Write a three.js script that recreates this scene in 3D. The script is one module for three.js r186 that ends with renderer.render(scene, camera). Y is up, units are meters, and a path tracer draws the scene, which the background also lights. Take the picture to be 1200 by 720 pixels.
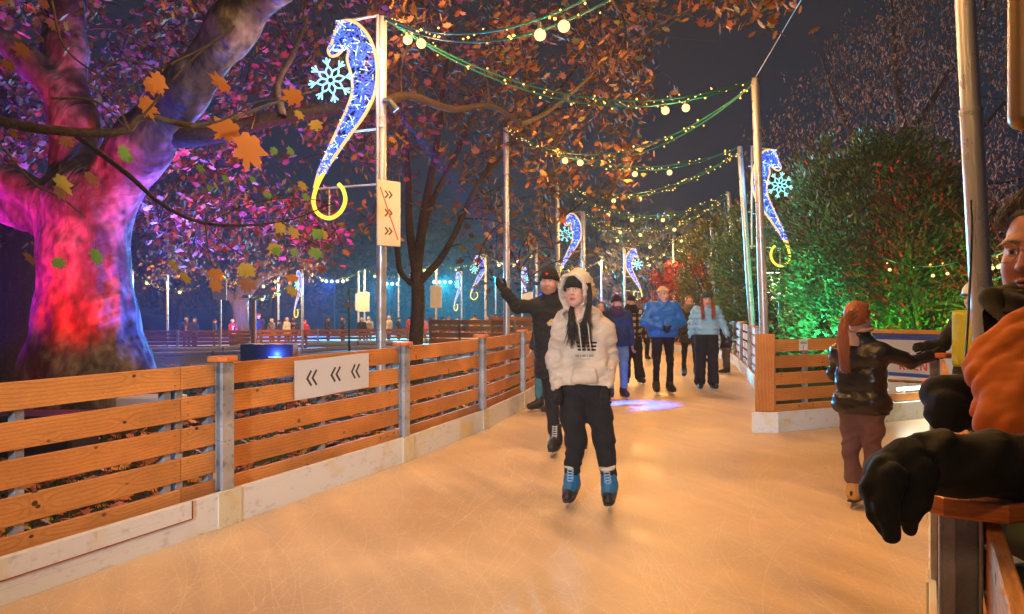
import * as THREE from 'three';
import { mergeGeometries } from 'three/addons/utils/BufferGeometryUtils.js';
import { DecalGeometry } from 'three/addons/geometries/DecalGeometry.js';
import { RectAreaLightUniformsLib } from 'three/addons/lights/RectAreaLightUniformsLib.js';
RectAreaLightUniformsLib.init();

// ---------------------------------------------------------------- camera, sky, moon, exposure
const scene = new THREE.Scene();
const EYE = 1.45, FPX = 869;                       // eye height; focal length in pixels of the 720-line picture
const camera = new THREE.PerspectiveCamera(2 * Math.atan(360 / FPX) * 180 / Math.PI, 1200 / 720, 0.1, 400);
camera.position.set(0, EYE, 0);
camera.lookAt(0, EYE, -10);
const renderer = new THREE.WebGLRenderer({ antialias: true });
renderer.toneMapping = THREE.LinearToneMapping;
renderer.toneMappingExposure = 1.08;
renderer.shadowMap.enabled = true;
{ // night sky over a town: dim warm grey overhead, blue towards the horizon, the same all round
  const w = 64, h = 64, d = new Float32Array(w * h * 4);
  for (let j = 0; j < h; j++) for (let i = 0; i < w; i++) {
    const el = ((j + 0.5) / h - 0.5) * 180, t = Math.min(1, Math.max(0, el / 32)), s = t * t * (3 - 2 * t), o = (j * w + i) * 4;
    d[o] = 0.005 + 0.011 * s; d[o + 1] = 0.012 + 0.002 * s; d[o + 2] = 0.030 - 0.014 * s; d[o + 3] = 1;
  }
  const t = new THREE.DataTexture(d, w, h, THREE.RGBAFormat, THREE.FloatType);
  t.mapping = THREE.EquirectangularReflectionMapping; t.magFilter = THREE.LinearFilter; t.needsUpdate = true;
  scene.background = t; scene.environment = t;
}
const moon = new THREE.DirectionalLight(0xbfd0ff, 0.02);
moon.name = 'moon_light'; moon.position.set(-20, 40, 25); moon.castShadow = true;
Object.assign(moon.shadow.camera, { left: -40, right: 40, top: 40, bottom: -40, far: 150 });
scene.add(moon);
scene.fog = new THREE.FogExp2(new THREE.Color().setRGB(0.9, 0.95, 1), 0.0017);

// ---------------------------------------------------------------- helpers
let seed = 7;
const rnd = () => { seed = (seed * 1664525 + 1013904223) >>> 0; return seed / 4294967296; };
const rr = (a, b) => a + (b - a) * rnd();
const V = (x, y, z) => new THREE.Vector3(x, y, z);
const at = (px, py, d) => V((px - 600) / FPX * d, EYE - (py - 360) / FPX * d, -d);   // a point of the photograph at a distance
const lin = (r, g, b) => new THREE.Color().setRGB(r, g, b);
const std = (o) => new THREE.MeshStandardMaterial(o);
const taken = {};
const numbered = (n) => { const k = taken[n] = (taken[n] ?? -1) + 1; return k ? n + '_' + String(k).padStart(3, '0') : n; };
function tag(o, label, category, group, kind) {
  if (label) o.userData.label = label;
  if (category) o.userData.category = category;
  if (group) o.userData.group = group;
  if (kind) o.userData.kind = kind;
  return o;
}
function thing(name, label, category, pos, group) {
  const g = new THREE.Group(); g.name = numbered(name); scene.add(g);
  if (pos) g.position.copy(pos);
  return tag(g, label, category, group);
}
function part(name, geo, mat, parent) {
  const m = new THREE.Mesh(geo, mat); m.name = parent ? name : numbered(name);
  m.castShadow = m.receiveShadow = true; (parent || scene).add(m); return m;
}
function many(name, geo, mat, mats, parent, colors) {
  const m = new THREE.InstancedMesh(geo, mat, mats.length); m.name = parent ? name : numbered(name);
  mats.forEach((x, i) => m.setMatrixAt(i, x));
  if (colors) colors.forEach((c, i) => m.setColorAt(i, c));
  m.castShadow = m.receiveShadow = true; m.userData.kind = 'stuff'; (parent || scene).add(m); return m;
}
// value noise
const HASH = new Float32Array(4096); { let s = 99; for (let i = 0; i < 4096; i++) { s = (s * 1664525 + 1013904223) >>> 0; HASH[i] = s / 4294967296; } }
const h3 = (x, y, z) => HASH[((x * 73856093) ^ (y * 19349663) ^ (z * 83492791)) & 4095];
function noise(x, y, z) {
  const X = Math.floor(x), Y = Math.floor(y), Z = Math.floor(z); x -= X; y -= Y; z -= Z;
  const u = x * x * (3 - 2 * x), v = y * y * (3 - 2 * y), w = z * z * (3 - 2 * z), L = (a, b, t) => a + (b - a) * t;
  return L(L(L(h3(X, Y, Z), h3(X + 1, Y, Z), u), L(h3(X, Y + 1, Z), h3(X + 1, Y + 1, Z), u), v), L(L(h3(X, Y, Z + 1), h3(X + 1, Y, Z + 1), u), L(h3(X, Y + 1, Z + 1), h3(X + 1, Y + 1, Z + 1), u), v), w);
}
const fbm = (x, y, z, n = 4) => { let s = 0, a = 0.5, t = 0; for (let i = 0; i < n; i++) { s += a * noise(x, y, z); t += a; a /= 2; x = x * 2.03 + 11.3; y = y * 2.03 + 5.7; z = z * 2.03 + 3.1; } return s / t; };
function tnoise(u, v, n, sd) { // tiling 2-d value noise, n cells a side
  const x = u * n, y = v * n, X = Math.floor(x), Y = Math.floor(y), m = (a) => ((a % n) + n) % n; let fx = x - X, fy = y - Y;
  fx = fx * fx * (3 - 2 * fx); fy = fy * fy * (3 - 2 * fy);
  const a = h3(m(X), m(Y), sd), b = h3(m(X + 1), m(Y), sd), c = h3(m(X), m(Y + 1), sd), d = h3(m(X + 1), m(Y + 1), sd);
  return a + (b - a) * fx + (c - a) * fy + (a - b - c + d) * fx * fy;
}
const tfbm = (u, v, n, o, sd) => { let s = 0, a = 0.5, t = 0; for (let i = 0; i < o; i++) { s += a * tnoise(u, v, n, sd + i); t += a; a /= 2; n *= 2; } return s / t; };
function texture(w, h, fn, srgb, wrap = true) {
  const d = new Uint8Array(w * h * 4);
  for (let j = 0; j < h; j++) for (let i = 0; i < w; i++) {
    const c = fn((i + 0.5) / w, (j + 0.5) / h), o = (j * w + i) * 4;
    if (typeof c === 'number') d[o] = d[o + 1] = d[o + 2] = Math.max(0, Math.min(255, c * 255)); else for (let k = 0; k < 3; k++) d[o + k] = Math.max(0, Math.min(255, c[k] * 255));
    d[o + 3] = 255;
  }
  const t = new THREE.DataTexture(d, w, h); t.magFilter = THREE.LinearFilter; if (wrap) t.wrapS = t.wrapT = THREE.RepeatWrapping;
  if (srgb) t.colorSpace = THREE.SRGBColorSpace; t.needsUpdate = true; return t;
}
function drawn(w, h, fn) { const c = document.createElement('canvas'); c.width = w; c.height = h; fn(c.getContext('2d'), w, h); const t = new THREE.CanvasTexture(c); t.colorSpace = THREE.SRGBColorSpace; return t; }
// geometry helpers
function geoOf(pos, idx, uv, col) {
  const g = new THREE.BufferGeometry();
  g.setAttribute('position', new THREE.Float32BufferAttribute(pos, 3)); if (uv) g.setAttribute('uv', new THREE.Float32BufferAttribute(uv, 2));
  if (col) g.setAttribute('color', new THREE.Float32BufferAttribute(col, 3)); if (idx) g.setIndex(idx); g.computeVertexNormals(); return g;
}
function boxUV(g, s = 1, ou = 0, ov = 0) { // texture coordinates in metres on the plane each normal faces
  const p = g.attributes.position, n = g.attributes.normal, uv = new Float32Array(p.count * 2);
  for (let i = 0; i < p.count; i++) {
    const ax = Math.abs(n.getX(i)), ay = Math.abs(n.getY(i)), az = Math.abs(n.getZ(i)), x = p.getX(i), y = p.getY(i), z = p.getZ(i);
    const [u, v] = ax > ay && ax > az ? [z, y] : ay > az ? [x, z] : [x, y]; uv[2 * i] = u * s + ou; uv[2 * i + 1] = v * s + ov;
  }
  g.setAttribute('uv', new THREE.BufferAttribute(uv, 2)); return g;
}
function chamfer(w, h, d, c = 0.004, ou = 0, ov = 0, us = 1) { // box with chamfered edges, 44 triangles
  const pos = [], P = (x, y, z) => pos.push(x, y, z), a = w / 2, b = h / 2, e = d / 2;
  const quad = (A, B, C, D) => { for (const q of [A, B, C, A, C, D]) P(...q); };
  for (const s of [-1, 1]) {
    const q = (A, B, C, D) => (s > 0 ? quad(A, B, C, D) : quad(D, C, B, A));
    q([s * a, -b + c, e - c], [s * a, -b + c, -e + c], [s * a, b - c, -e + c], [s * a, b - c, e - c]);
    q([-a + c, s * b, e - c], [a - c, s * b, e - c], [a - c, s * b, -e + c], [-a + c, s * b, -e + c]);
    q([-a + c, -b + c, s * e], [a - c, -b + c, s * e], [a - c, b - c, s * e], [-a + c, b - c, s * e]);
    for (const t of [-1, 1]) {
      const r = (A, B, C, D) => (s * t > 0 ? quad(A, B, C, D) : quad(D, C, B, A));
      r([s * a, t * (b - c), e - c], [s * a, t * (b - c), -e + c], [s * (a - c), t * b, -e + c], [s * (a - c), t * b, e - c]);
      r([s * (a - c), -b + c, t * e], [s * a, -b + c, t * (e - c)], [s * a, b - c, t * (e - c)], [s * (a - c), b - c, t * e]);
      r([-a + c, s * b, t * (e - c)], [-a + c, s * (b - c), t * e], [a - c, s * (b - c), t * e], [a - c, s * b, t * (e - c)]);
      for (const v of [-1, 1]) { const A = [s * a, t * (b - c), v * (e - c)], B = [s * (a - c), t * b, v * (e - c)], C = [s * (a - c), t * (b - c), v * e]; for (const k of s * t * v > 0 ? [A, B, C] : [C, B, A]) P(...k); }
    }
  }
  const g = geoOf(pos); return boxUV(g, us, ou, ov);
}
function rodGeo(a, b, r, r2 = r, seg = 10) { // round bar from a to b
  const d = b.clone().sub(a), l = d.length(), g = new THREE.CylinderGeometry(r2, r, l, seg, 1);
  g.applyMatrix4(new THREE.Matrix4().compose(a.clone().add(b).multiplyScalar(0.5), new THREE.Quaternion().setFromUnitVectors(V(0, 1, 0), d.normalize()), V(1, 1, 1))); return g;
}
const tube = (pts, r, seg, rad = 6, closed = false) => new THREE.TubeGeometry(new THREE.CatmullRomCurve3(pts, closed), seg, r, rad, closed);
function limbGeo(pts, radii, rad = 8, seg = 6) { // tapered bent limb
  const c = new THREE.CatmullRomCurve3(pts), n = (pts.length - 1) * seg, fr = c.computeFrenetFrames(n), pos = [], idx = [], uv = [];
  let len = 0, last = null;
  for (let i = 0; i <= n; i++) {
    const t = i / n, p = c.getPoint(t), k = Math.min(pts.length - 2, Math.floor(t * (pts.length - 1))), f = t * (pts.length - 1) - k, r = radii[k] + (radii[k + 1] - radii[k]) * f;
    if (last) len += p.distanceTo(last); last = p;
    for (let j = 0; j <= rad; j++) {
      const a = j / rad * Math.PI * 2, q = p.clone().addScaledVector(fr.normals[i], Math.cos(a) * r).addScaledVector(fr.binormals[i], Math.sin(a) * r);
      pos.push(q.x, q.y, q.z); uv.push(j / rad * 2 * Math.PI * radii[0], len);
      if (i < n && j < rad) { const o = i * (rad + 1) + j; idx.push(o, o + rad + 1, o + 1, o + 1, o + rad + 1, o + rad + 2); }
    }
  }
  return geoOf(pos, idx, uv);
}
const M4 = (p, q, s) => new THREE.Matrix4().compose(p, q, typeof s === 'number' ? V(s, s, s) : s);
const eul = (x, y, z) => new THREE.Quaternion().setFromEuler(new THREE.Euler(x, y, z));

// ---------------------------------------------------------------- surface from a distance field
const smin = (a, b, k) => { const h = Math.max(k - Math.abs(a - b), 0) / k; return Math.min(a, b) - h * h * k * 0.25; };
function bones(list, k = 0.04) { // list of [ax,ay,az, bx,by,bz, ra, rb, (flatten depth)]
  const B = list.map(([a, b, ra, rb, fz = 1]) => ({ a, d: b.map((x, i) => x - a[i]), ra, rb: rb ?? ra, fz, l: b.reduce((s, x, i) => s + (x - a[i]) ** 2, 0) || 1e-9 }));
  return (x, y, z) => {
    let m = 9;
    for (const o of B) {
      const px = x - o.a[0], py = y - o.a[1], pz = (z - o.a[2]);
      let t = (px * o.d[0] + py * o.d[1] + pz * o.d[2]) / o.l; t = t < 0 ? 0 : t > 1 ? 1 : t;
      const ex = px - t * o.d[0], ey = py - t * o.d[1], ez = (pz - t * o.d[2]) / o.fz, q = Math.sqrt(ex * ex + ey * ey + ez * ez) - o.ra - (o.rb - o.ra) * t;
      m = m > 8 ? q : smin(m, q, k);
    }
    return m;
  };
}
function boundsOf(list, pad) {
  const lo = [9, 9, 9], hi = [-9, -9, -9];
  for (const [a, b, ra, rb = ra] of list) for (let i = 0; i < 3; i++) { lo[i] = Math.min(lo[i], a[i] - ra - pad, b[i] - rb - pad); hi[i] = Math.max(hi[i], a[i] + ra + pad, b[i] + rb + pad); }
  return [lo, hi];
}
function skin(f, lo, hi, c, colour) { // surface nets; colour(x,y,z) gives vertex colours
  const n = [0, 1, 2].map((i) => Math.ceil((hi[i] - lo[i]) / c) + 1), [nx, ny, nz] = n, val = new Float32Array(nx * ny * nz).fill(1), S = 4;
  const known = new Uint8Array(nx * ny * nz);
  for (let K = 0; K < nz; K += S) for (let J = 0; J < ny; J += S) for (let I = 0; I < nx; I += S) {
    const d = f(lo[0] + (I + 1.5) * c, lo[1] + (J + 1.5) * c, lo[2] + (K + 1.5) * c);
    if (Math.abs(d) > c * S * 1.25 + 0.02) { if (d < 0) for (let k = K; k < Math.min(K + S, nz); k++) for (let j = J; j < Math.min(J + S, ny); j++) for (let i = I; i < Math.min(I + S, nx); i++) val[(k * ny + j) * nx + i] = -1; continue; }
    for (let k = K; k < Math.min(K + S, nz); k++) for (let j = J; j < Math.min(J + S, ny); j++) for (let i = I; i < Math.min(I + S, nx); i++) val[(k * ny + j) * nx + i] = f(lo[0] + i * c, lo[1] + j * c, lo[2] + k * c);
  }
  const vid = new Int32Array(nx * ny * nz).fill(-1), pos = [], idx = [], col = [], cv = new Float32Array(8);
  const E = [[0, 1], [2, 3], [4, 5], [6, 7], [0, 2], [1, 3], [4, 6], [5, 7], [0, 4], [1, 5], [2, 6], [3, 7]];
  for (let k = 0; k < nz - 1; k++) for (let j = 0; j < ny - 1; j++) for (let i = 0; i < nx - 1; i++) {
    const o = (k * ny + j) * nx + i; let mask = 0;
    for (let q = 0; q < 8; q++) { cv[q] = val[o + (q & 1) + ((q >> 1) & 1) * nx + (q >> 2) * nx * ny]; if (cv[q] < 0) mask |= 1 << q; }
    if (!mask || mask === 255) continue;
    let x = 0, y = 0, z = 0, m = 0;
    for (const [a, b] of E) if ((cv[a] < 0) !== (cv[b] < 0)) { const t = cv[a] / (cv[a] - cv[b]); x += (a & 1) + ((b & 1) - (a & 1)) * t; y += ((a >> 1) & 1) + (((b >> 1) & 1) - ((a >> 1) & 1)) * t; z += (a >> 2) + ((b >> 2) - (a >> 2)) * t; m++; }
    vid[o] = pos.length / 3; pos.push(lo[0] + (i + x / m) * c, lo[1] + (j + y / m) * c, lo[2] + (k + z / m) * c);
  }
  const D = [1, nx, nx * ny];
  for (let k = 1; k < nz - 1; k++) for (let j = 1; j < ny - 1; j++) for (let i = 1; i < nx - 1; i++) {
    const o = (k * ny + j) * nx + i;
    for (let ax = 0; ax < 3; ax++) {
      const s0 = val[o] < 0, s1 = val[o + D[ax]] < 0; if (s0 === s1) continue;
      const u = D[(ax + 1) % 3], v = D[(ax + 2) % 3], a = vid[o], b = vid[o - u], d = vid[o - u - v], e = vid[o - v];
      if (a < 0 || b < 0 || d < 0 || e < 0) continue;
      if (s0) idx.push(a, b, d, a, d, e); else idx.push(a, d, b, a, e, d);
    }
  }
  if (colour) for (let i = 0; i < pos.length; i += 3) col.push(...colour(pos[i], pos[i + 1], pos[i + 2]));
  const uv = []; for (let i = 0; i < pos.length; i += 3) uv.push(pos[i] + 0.62 * pos[i + 2], pos[i + 1] + 0.41 * pos[i + 2]); return geoOf(pos, idx, uv, colour ? col : null);
}
// ---------------------------------------------------------------- materials
const mix3 = (a, b, t) => a.map((x, i) => x + (b[i] - x) * t);
const WOOD_ROWS = 8, knots = [];
for (let r = 0; r < WOOD_ROWS; r++) { const k = []; for (let i = 0; i < 2 + (r % 3); i++) k.push([rr(0.05, 0.95) * 2.4, rr(0.1, 0.9), rr(0.004, 0.014), rnd() < 0.45]); knots.push(k); }
function woodField(u, v) { // u over 2.4 m, v over WOOD_ROWS boards of 0.145 m
  const r = Math.min(WOOD_ROWS - 1, Math.floor(v * WOOD_ROWS)), y = v * WOOD_ROWS - r, x = u * 2.4; let g = y * 7 + r * 3.3 + (tfbm(u, v, 4, 3, 3 + r) - 0.5) * 3.5, kn = 0;
  for (const [kx, ky, kr, dark] of knots[r]) {
    let dx = x - kx; if (dx > 1.2) dx -= 2.4; if (dx < -1.2) dx += 2.4; const dy = (y - ky) * 0.145, d = Math.hypot(dx * (0.45 + kr * 30), dy * (1.2 - kr * 20));
    g += 1.5 * Math.exp(-((dx / 0.07) ** 2) - (dy / 0.035) ** 2) * Math.sign(dy || 1);
    if (d < kr * 2.2) kn = Math.max(kn, (dark ? 1 : 0.6) * Math.min(1, Math.max(0, (kr * 1.35 - d) / (kr * 0.5))));
  }
  const late = Math.pow(0.5 + 0.5 * Math.sin(g * 6.283), 3), fine = tnoise(u, v, 1, 1) * 0 + h3(Math.floor(u * 120 + tnoise(u, v, 64, 8) * 3), Math.floor(v * 1024), 5);
  return [late, kn, fine, r, tfbm(u, v, 6, 4, 40)];
}
const woodMap = texture(1024, 1024, (u, v) => {
  const [late, kn, fine, r, blot] = woodField(u, v), tone = [0.0, 0.35, 0.1, 0.55, 0.2, 0.0, 0.45, 0.25][r];
  let c = mix3([0.90, 0.64, 0.36], [0.80, 0.52, 0.27], tone);
  c = mix3(c, [0.68, 0.40, 0.17], late * 0.32); c = c.map((x) => x * (0.86 + 0.14 * fine) * (0.82 + 0.36 * blot)); return mix3(c, [0.20, 0.10, 0.05], kn * 0.85);
}, true);
const woodBump = texture(1024, 1024, (u, v) => { const [late, kn, fine] = woodField(u, v); return 0.5 + late * 0.25 - kn * 0.3 + fine * 0.2; });
const woodMat = std({ map: woodMap, bumpMap: woodBump, bumpScale: 0.0012, roughness: 0.62 });
const capMat = std({ map: woodMap, bumpMap: woodBump, bumpScale: 0.001, roughness: 0.38, color: lin(0.95, 0.62, 0.4) });
const greyWoodMat = std({ map: woodMap, bumpMap: woodBump, bumpScale: 0.0012, roughness: 0.7, color: lin(0.62, 0.45, 0.38) });
const blotch = texture(512, 512, (u, v) => { const a = tfbm(u, v, 6, 5, 60), s = h3(Math.floor(u * 512), Math.floor(v * 512), 3); return 0.6 + 0.4 * a + 0.08 * (s - 0.5) - 0.16 * Math.max(0, tfbm(u, v, 24, 2, 70) - 0.62) * 4; }, true);
const roughBlotch = texture(512, 512, (u, v) => 0.35 + 0.6 * tfbm(u, v, 10, 4, 75));
const steelMat = std({ color: lin(0.60, 0.66, 0.76), metalness: 0.25, roughness: 0.6, map: blotch, roughnessMap: roughBlotch });
const poleMat = std({ color: lin(0.5, 0.52, 0.57), metalness: 0.45, roughness: 0.5, roughnessMap: roughBlotch });
const darkSteel = std({ color: lin(0.06, 0.07, 0.07), metalness: 0.4, roughness: 0.5 });
const greenPaint = std({ color: lin(0.03, 0.10, 0.06), roughness: 0.45 });
const screwMat = std({ color: lin(0.35, 0.33, 0.3), metalness: 0.8, roughness: 0.5 });
const kickMap = texture(1024, 512, (u, v) => {
  let c = [0.88, 0.93, 1.0]; const st = Math.max(0, tfbm(u, v * 0.5, 5, 4, 80) - 0.52) * 3.2; c = mix3(c, [0.83, 0.74, 0.48], Math.min(0.6, st * 0.7));
  const scr = h3(Math.floor(v * 512), Math.floor(u * 9 + tnoise(u, v, 4, 2) * 3), 9) > 0.988 ? 0.93 : 1, dirt = 1 - 0.25 * Math.max(0, tfbm(u, v, 30, 3, 90) - 0.66) * 2; return c.map((x) => x * scr * dirt);
}, true);
const kickMat = std({ map: kickMap, roughness: 0.42 });
const plateMat = std({ map: kickMap, roughness: 0.42, color: lin(0.95, 0.86, 0.62) });
const redEdge = std({ color: lin(0.35, 0.05, 0.02), roughness: 0.6 });
// ice: cloudy white with skate scratches and shaved snow
const ICE = 2048, scratch = new Float32Array(ICE * ICE);
{
  let s = 5; const q = () => { s = (s * 1664525 + 1013904223) >>> 0; return s / 4294967296; };
  for (let n = 0; n < 3600; n++) {
    let x = q() * ICE, y = q() * ICE, a = -1.2 + (q() - 0.5) * (q() < 0.3 ? 3 : 1.1), bend = (q() - 0.5) * 0.006; const len = 80 + q() * 700, wgt = 0.12 + 0.5 * q() * q();
    for (let i = 0; i < len; i++) { x += Math.cos(a); y += Math.sin(a); a += bend; const X = ((x | 0) % ICE + ICE) % ICE, Y = ((y | 0) % ICE + ICE) % ICE; scratch[Y * ICE + X] = Math.min(1, scratch[Y * ICE + X] + wgt); }
  }
}
const scr = (u, v) => scratch[Math.min(ICE - 1, (v * ICE) | 0) * ICE + Math.min(ICE - 1, (u * ICE) | 0)];
const streak = (u, v) => tfbm(u + 0.36 * v, v, 3, 1, 100) * 0 + tfbm(u, (v * 1), 5, 5, 101);
const aniso = (u, v, n, m, sd) => { const x = ((u + 0.0) * n), y = v * m, X = Math.floor(x), Y = Math.floor(y), w = (a, k) => ((a % k) + k) % k; let fx = x - X, fy = y - Y; fx = fx * fx * (3 - 2 * fx); fy = fy * fy * (3 - 2 * fy); const a = h3(w(X, n), w(Y, m), sd), b = h3(w(X + 1, n), w(Y, m), sd), c = h3(w(X, n), w(Y + 1, m), sd), d = h3(w(X + 1, n), w(Y + 1, m), sd); return a + (b - a) * fx + (c - a) * fy + (a - b - c + d) * fx * fy; };
const iceCache = new Float32Array(512 * 512 * 2);
for (let j = 0; j < 512; j++) for (let i = 0; i < 512; i++) { iceCache[(j * 512 + i) * 2] = tfbm(i / 512, j / 512, 5, 5, 101); { const u = i / 512, v = j / 512; iceCache[(j * 512 + i) * 2 + 1] = 0.45 * tfbm(u, v, 24, 4, 111) + 0.55 * (0.6 * aniso(u, v, 48, 6, 160) + 0.4 * aniso(u, v, 128, 12, 165)); } }
const iceN = (u, v, k) => iceCache[(((v * 512) | 0) * 512 + ((u * 512) | 0)) * 2 + k];
const iceMap = texture(ICE, ICE, (u, v) => { const a = iceN(u, v, 0), b = iceN(u, v, 1), s = scr(u, v); let c = mix3([0.76, 0.66, 0.54], [0.87, 0.79, 0.68], Math.min(1, Math.max(0, (a - 0.3) * 2))); c = c.map((x) => x * (0.87 + 0.26 * b)); const sp = h3((u * ICE) | 0, (v * ICE) | 0, 21) > 0.9965 - 0.006 * Math.max(0, a - 0.5) ? 0.8 : 0; return mix3(c, [0.97, 0.96, 0.95], Math.min(1, s * 0.65 + sp)); }, true);
const iceRough = texture(1024, 1024, (u, v) => Math.max(0.34, 0.46 + 0.3 * (iceN(u, v, 0) - 0.5) + 0.6 * (iceN(u, v, 1) - 0.5)) + 0.3 * scr(u, v));
const iceBump = texture(ICE, ICE, (u, v) => 0.5 + 0.35 * (iceN(u, v, 1) - 0.5) - 0.4 * scr(u, v) + 0.12 * (h3((u * ICE) | 0, (v * ICE) | 0, 1) - 0.5));
const iceMat = std({ map: iceMap, roughnessMap: iceRough, roughness: 1, bumpMap: iceBump, bumpScale: 0.004 });
const groundMap = texture(1024, 1024, (u, v) => { const a = tfbm(u, v, 8, 5, 120), b = h3((u * 1024) | 0, (v * 1024) | 0, 7); let c = mix3([0.20, 0.25, 0.10], [0.24, 0.18, 0.11], Math.min(1, Math.max(0, (a - 0.4) * 4))); return c.map((x) => x * (0.6 + 0.7 * b)); }, true);
const groundMat = std({ map: groundMap, roughness: 0.95 });
const barkMap = texture(512, 512, (u, v) => { const a = tfbm(u, v * 0.5, 8, 5, 130), b = tfbm(u, v, 40, 2, 137); return mix3([0.30, 0.26, 0.22], [0.52, 0.46, 0.38], a).map((x) => x * (0.7 + 0.5 * b)); }, true);
const barkBump = texture(512, 512, (u, v) => tfbm(u, v * 0.4, 16, 5, 140));
const barkMat = std({ map: barkMap, bumpMap: barkBump, bumpScale: 0.012, roughness: 0.9 });
const darkBark = std({ map: barkMap, bumpMap: barkBump, bumpScale: 0.006, roughness: 0.9, color: lin(0.45, 0.38, 0.33) });
const glow = (r, g, b, k) => std({ color: lin(0.05, 0.05, 0.05), emissive: lin(r, g, b), emissiveIntensity: k, roughness: 0.5 });
const bulbMat = glow(1, 0.7, 0.24, 1.9), miniMat = glow(1, 0.52, 0.08, 3.2), ropeMat = glow(1, 0.6, 0.18, 1.25), yellowRope = glow(1, 0.72, 0.05, 1.6), blueLed = glow(0.015, 0.09, 1, 2.2), whiteLed = glow(0.5, 0.72, 1, 2.2), cyanLed = glow(0.25, 0.85, 0.9, 2.0);
const cableMat = std({ color: lin(0.01, 0.16, 0.12), roughness: 0.5 });
// ---------------------------------------------------------------- ground and ice
const sst = (a, b, x) => { const t = Math.min(1, Math.max(0, (x - a) / (b - a))); return t * t * (3 - 2 * t); };
const LEFT_FENCE = [[-4.41, -0.55], [-3.59, 1.29], [-2.78, 3.12], [-1.96, 4.96], [-1.06, 7.0], [-0.395, 8.8], [0.11, 10.7], [0.5, 12.6], [0.85, 14.6], [1.15, 16.6], [1.2, 18.6], [0.8, 20.5], [-0.6, 21.8], [-2.5, 22.6]];
const fenceX = (d) => { const f = LEFT_FENCE; for (let i = 1; i < 11; i++) if (d < f[i][1]) { const t = (d - f[i - 1][1]) / (f[i][1] - f[i - 1][1]); return f[i - 1][0] + (f[i][0] - f[i - 1][0]) * t; } return 1.2; };
const LOW = -0.78;
const groundY = (x, z) => { const d = -z; return -0.03 + LOW * Math.max(sst(11, 27, d) * sst(0.6, 4.5, fenceX(Math.min(d, 18)) - x), sst(29, 38, d) * (1 - sst(9, 16, x))); };
{
  const pos = [], uv = [], idx = [], xs = [], zs = [];
  for (let x = -170; x <= 170;) { xs.push(x); x += Math.abs(x) < 24 ? 1 : Math.abs(x) < 60 ? 6 : 20; }
  for (let z = 30; z >= -220;) { zs.push(z); z -= z > -46 ? 1 : z > -80 ? 6 : 20; }
  zs.forEach((z) => xs.forEach((x) => { pos.push(x, groundY(x, z), z); uv.push(x / 3, z / 3); }));
  for (let j = 0; j < zs.length - 1; j++) for (let i = 0; i < xs.length - 1; i++) { const o = j * xs.length + i; idx.push(o, o + 1, o + xs.length, o + 1, o + xs.length + 1, o + xs.length); }
  tag(part('ground', geoOf(pos, idx, uv), groundMat), 'leaf strewn park lawn around the ice track', 'ground', null, 'structure');
}
function iceSheet(name, pts, y, label) {
  const s = new THREE.Shape(pts.map(([x, d]) => new THREE.Vector2(x, d))), g = new THREE.ShapeGeometry(s);
  g.rotateX(-Math.PI / 2); // shape y (distance) becomes -z
  g.translate(0, y, 0); const p = g.attributes.position, uv = g.attributes.uv, c = Math.cos(0.45), q = Math.sin(0.45);
  for (let i = 0; i < p.count; i++) uv.setXY(i, (p.getX(i) * c - p.getZ(i) * q) / 8.3, (p.getX(i) * q + p.getZ(i) * c) / 8.3);
  return tag(part(name, g, iceMat), label, 'ice', null, 'structure');
}
const RIGHT_RUN = [[2.93, 8.66], [3.7, 10.9], [4.35, 13.0], [4.85, 15.0], [5.3, 17.0], [5.75, 19.0], [5.95, 21.0], [5.75, 22.9], [5.1, 24.6], [4.2, 26.2], [2.9, 27.6], [1.2, 28.6], [-0.8, 29.0]];
const CROSS_RUN = [[3.0, 8.62], [4.28, 9.22], [5.9, 9.99], [7.6, 10.8]];
iceSheet('ice_track', [...LEFT_FENCE, [-4, 24], [-4, 29.4], ...RIGHT_RUN.slice(1).reverse(), [2.93, 8.66], [3.0, 8.62], ...CROSS_RUN.slice(1), [9, 11], [9, 4.4], [3.2, 5.36], [0.2, -0.1], [-0.1, -0.55]], 0, 'scratched ice track running between wooden fences');
iceSheet('ice_rink', [[-70, 37.2], [-4, 43], [12, 45], [12, 62], [-70, 62]], LOW, 'far ice rink behind the lawn');

// ---------------------------------------------------------------- wooden rink fences
function plank(l, h, d) { // board along x with the grain along it
  const g = chamfer(l, h, d, 0.003), p = g.attributes.position, n = g.attributes.normal, uv = g.attributes.uv, row = Math.floor(rnd() * WOOD_ROWS), o = rnd();
  for (let i = 0; i < p.count; i++) { const v = Math.abs(n.getY(i)) > 0.7 ? p.getZ(i) : p.getY(i); uv.setXY(i, p.getX(i) / 2.4 + o, (row + 0.5 + Math.max(-0.47, Math.min(0.47, v / 0.15))) / WOOD_ROWS); }
  return g;
}
const capShape = new THREE.Shape([[-0.08, -0.045], [-0.045, -0.08], [0.045, -0.08], [0.08, -0.045], [0.08, 0.045], [0.045, 0.08], [-0.045, 0.08], [-0.08, 0.045]].map((p) => new THREE.Vector2(...p)));
const capGeo = new THREE.ExtrudeGeometry(capShape, { depth: 0.024, bevelEnabled: true, bevelThickness: 0.005, bevelSize: 0.005, bevelSegments: 2 }); capGeo.rotateX(-Math.PI / 2); boxUV(capGeo, 0.4);
const postGeo = mergeGeometries([chamfer(0.1, 0.855, 0.006, 0.002).translate(0, 0, 0.03), chamfer(0.1, 0.855, 0.006, 0.002).translate(0, 0, -0.03), chamfer(0.016, 0.855, 0.054, 0.001), chamfer(0.006, 0.855, 0.02, 0.001).translate(0.047, 0, 0.018), chamfer(0.006, 0.855, 0.02, 0.001).translate(-0.047, 0, 0.018)]);
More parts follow.
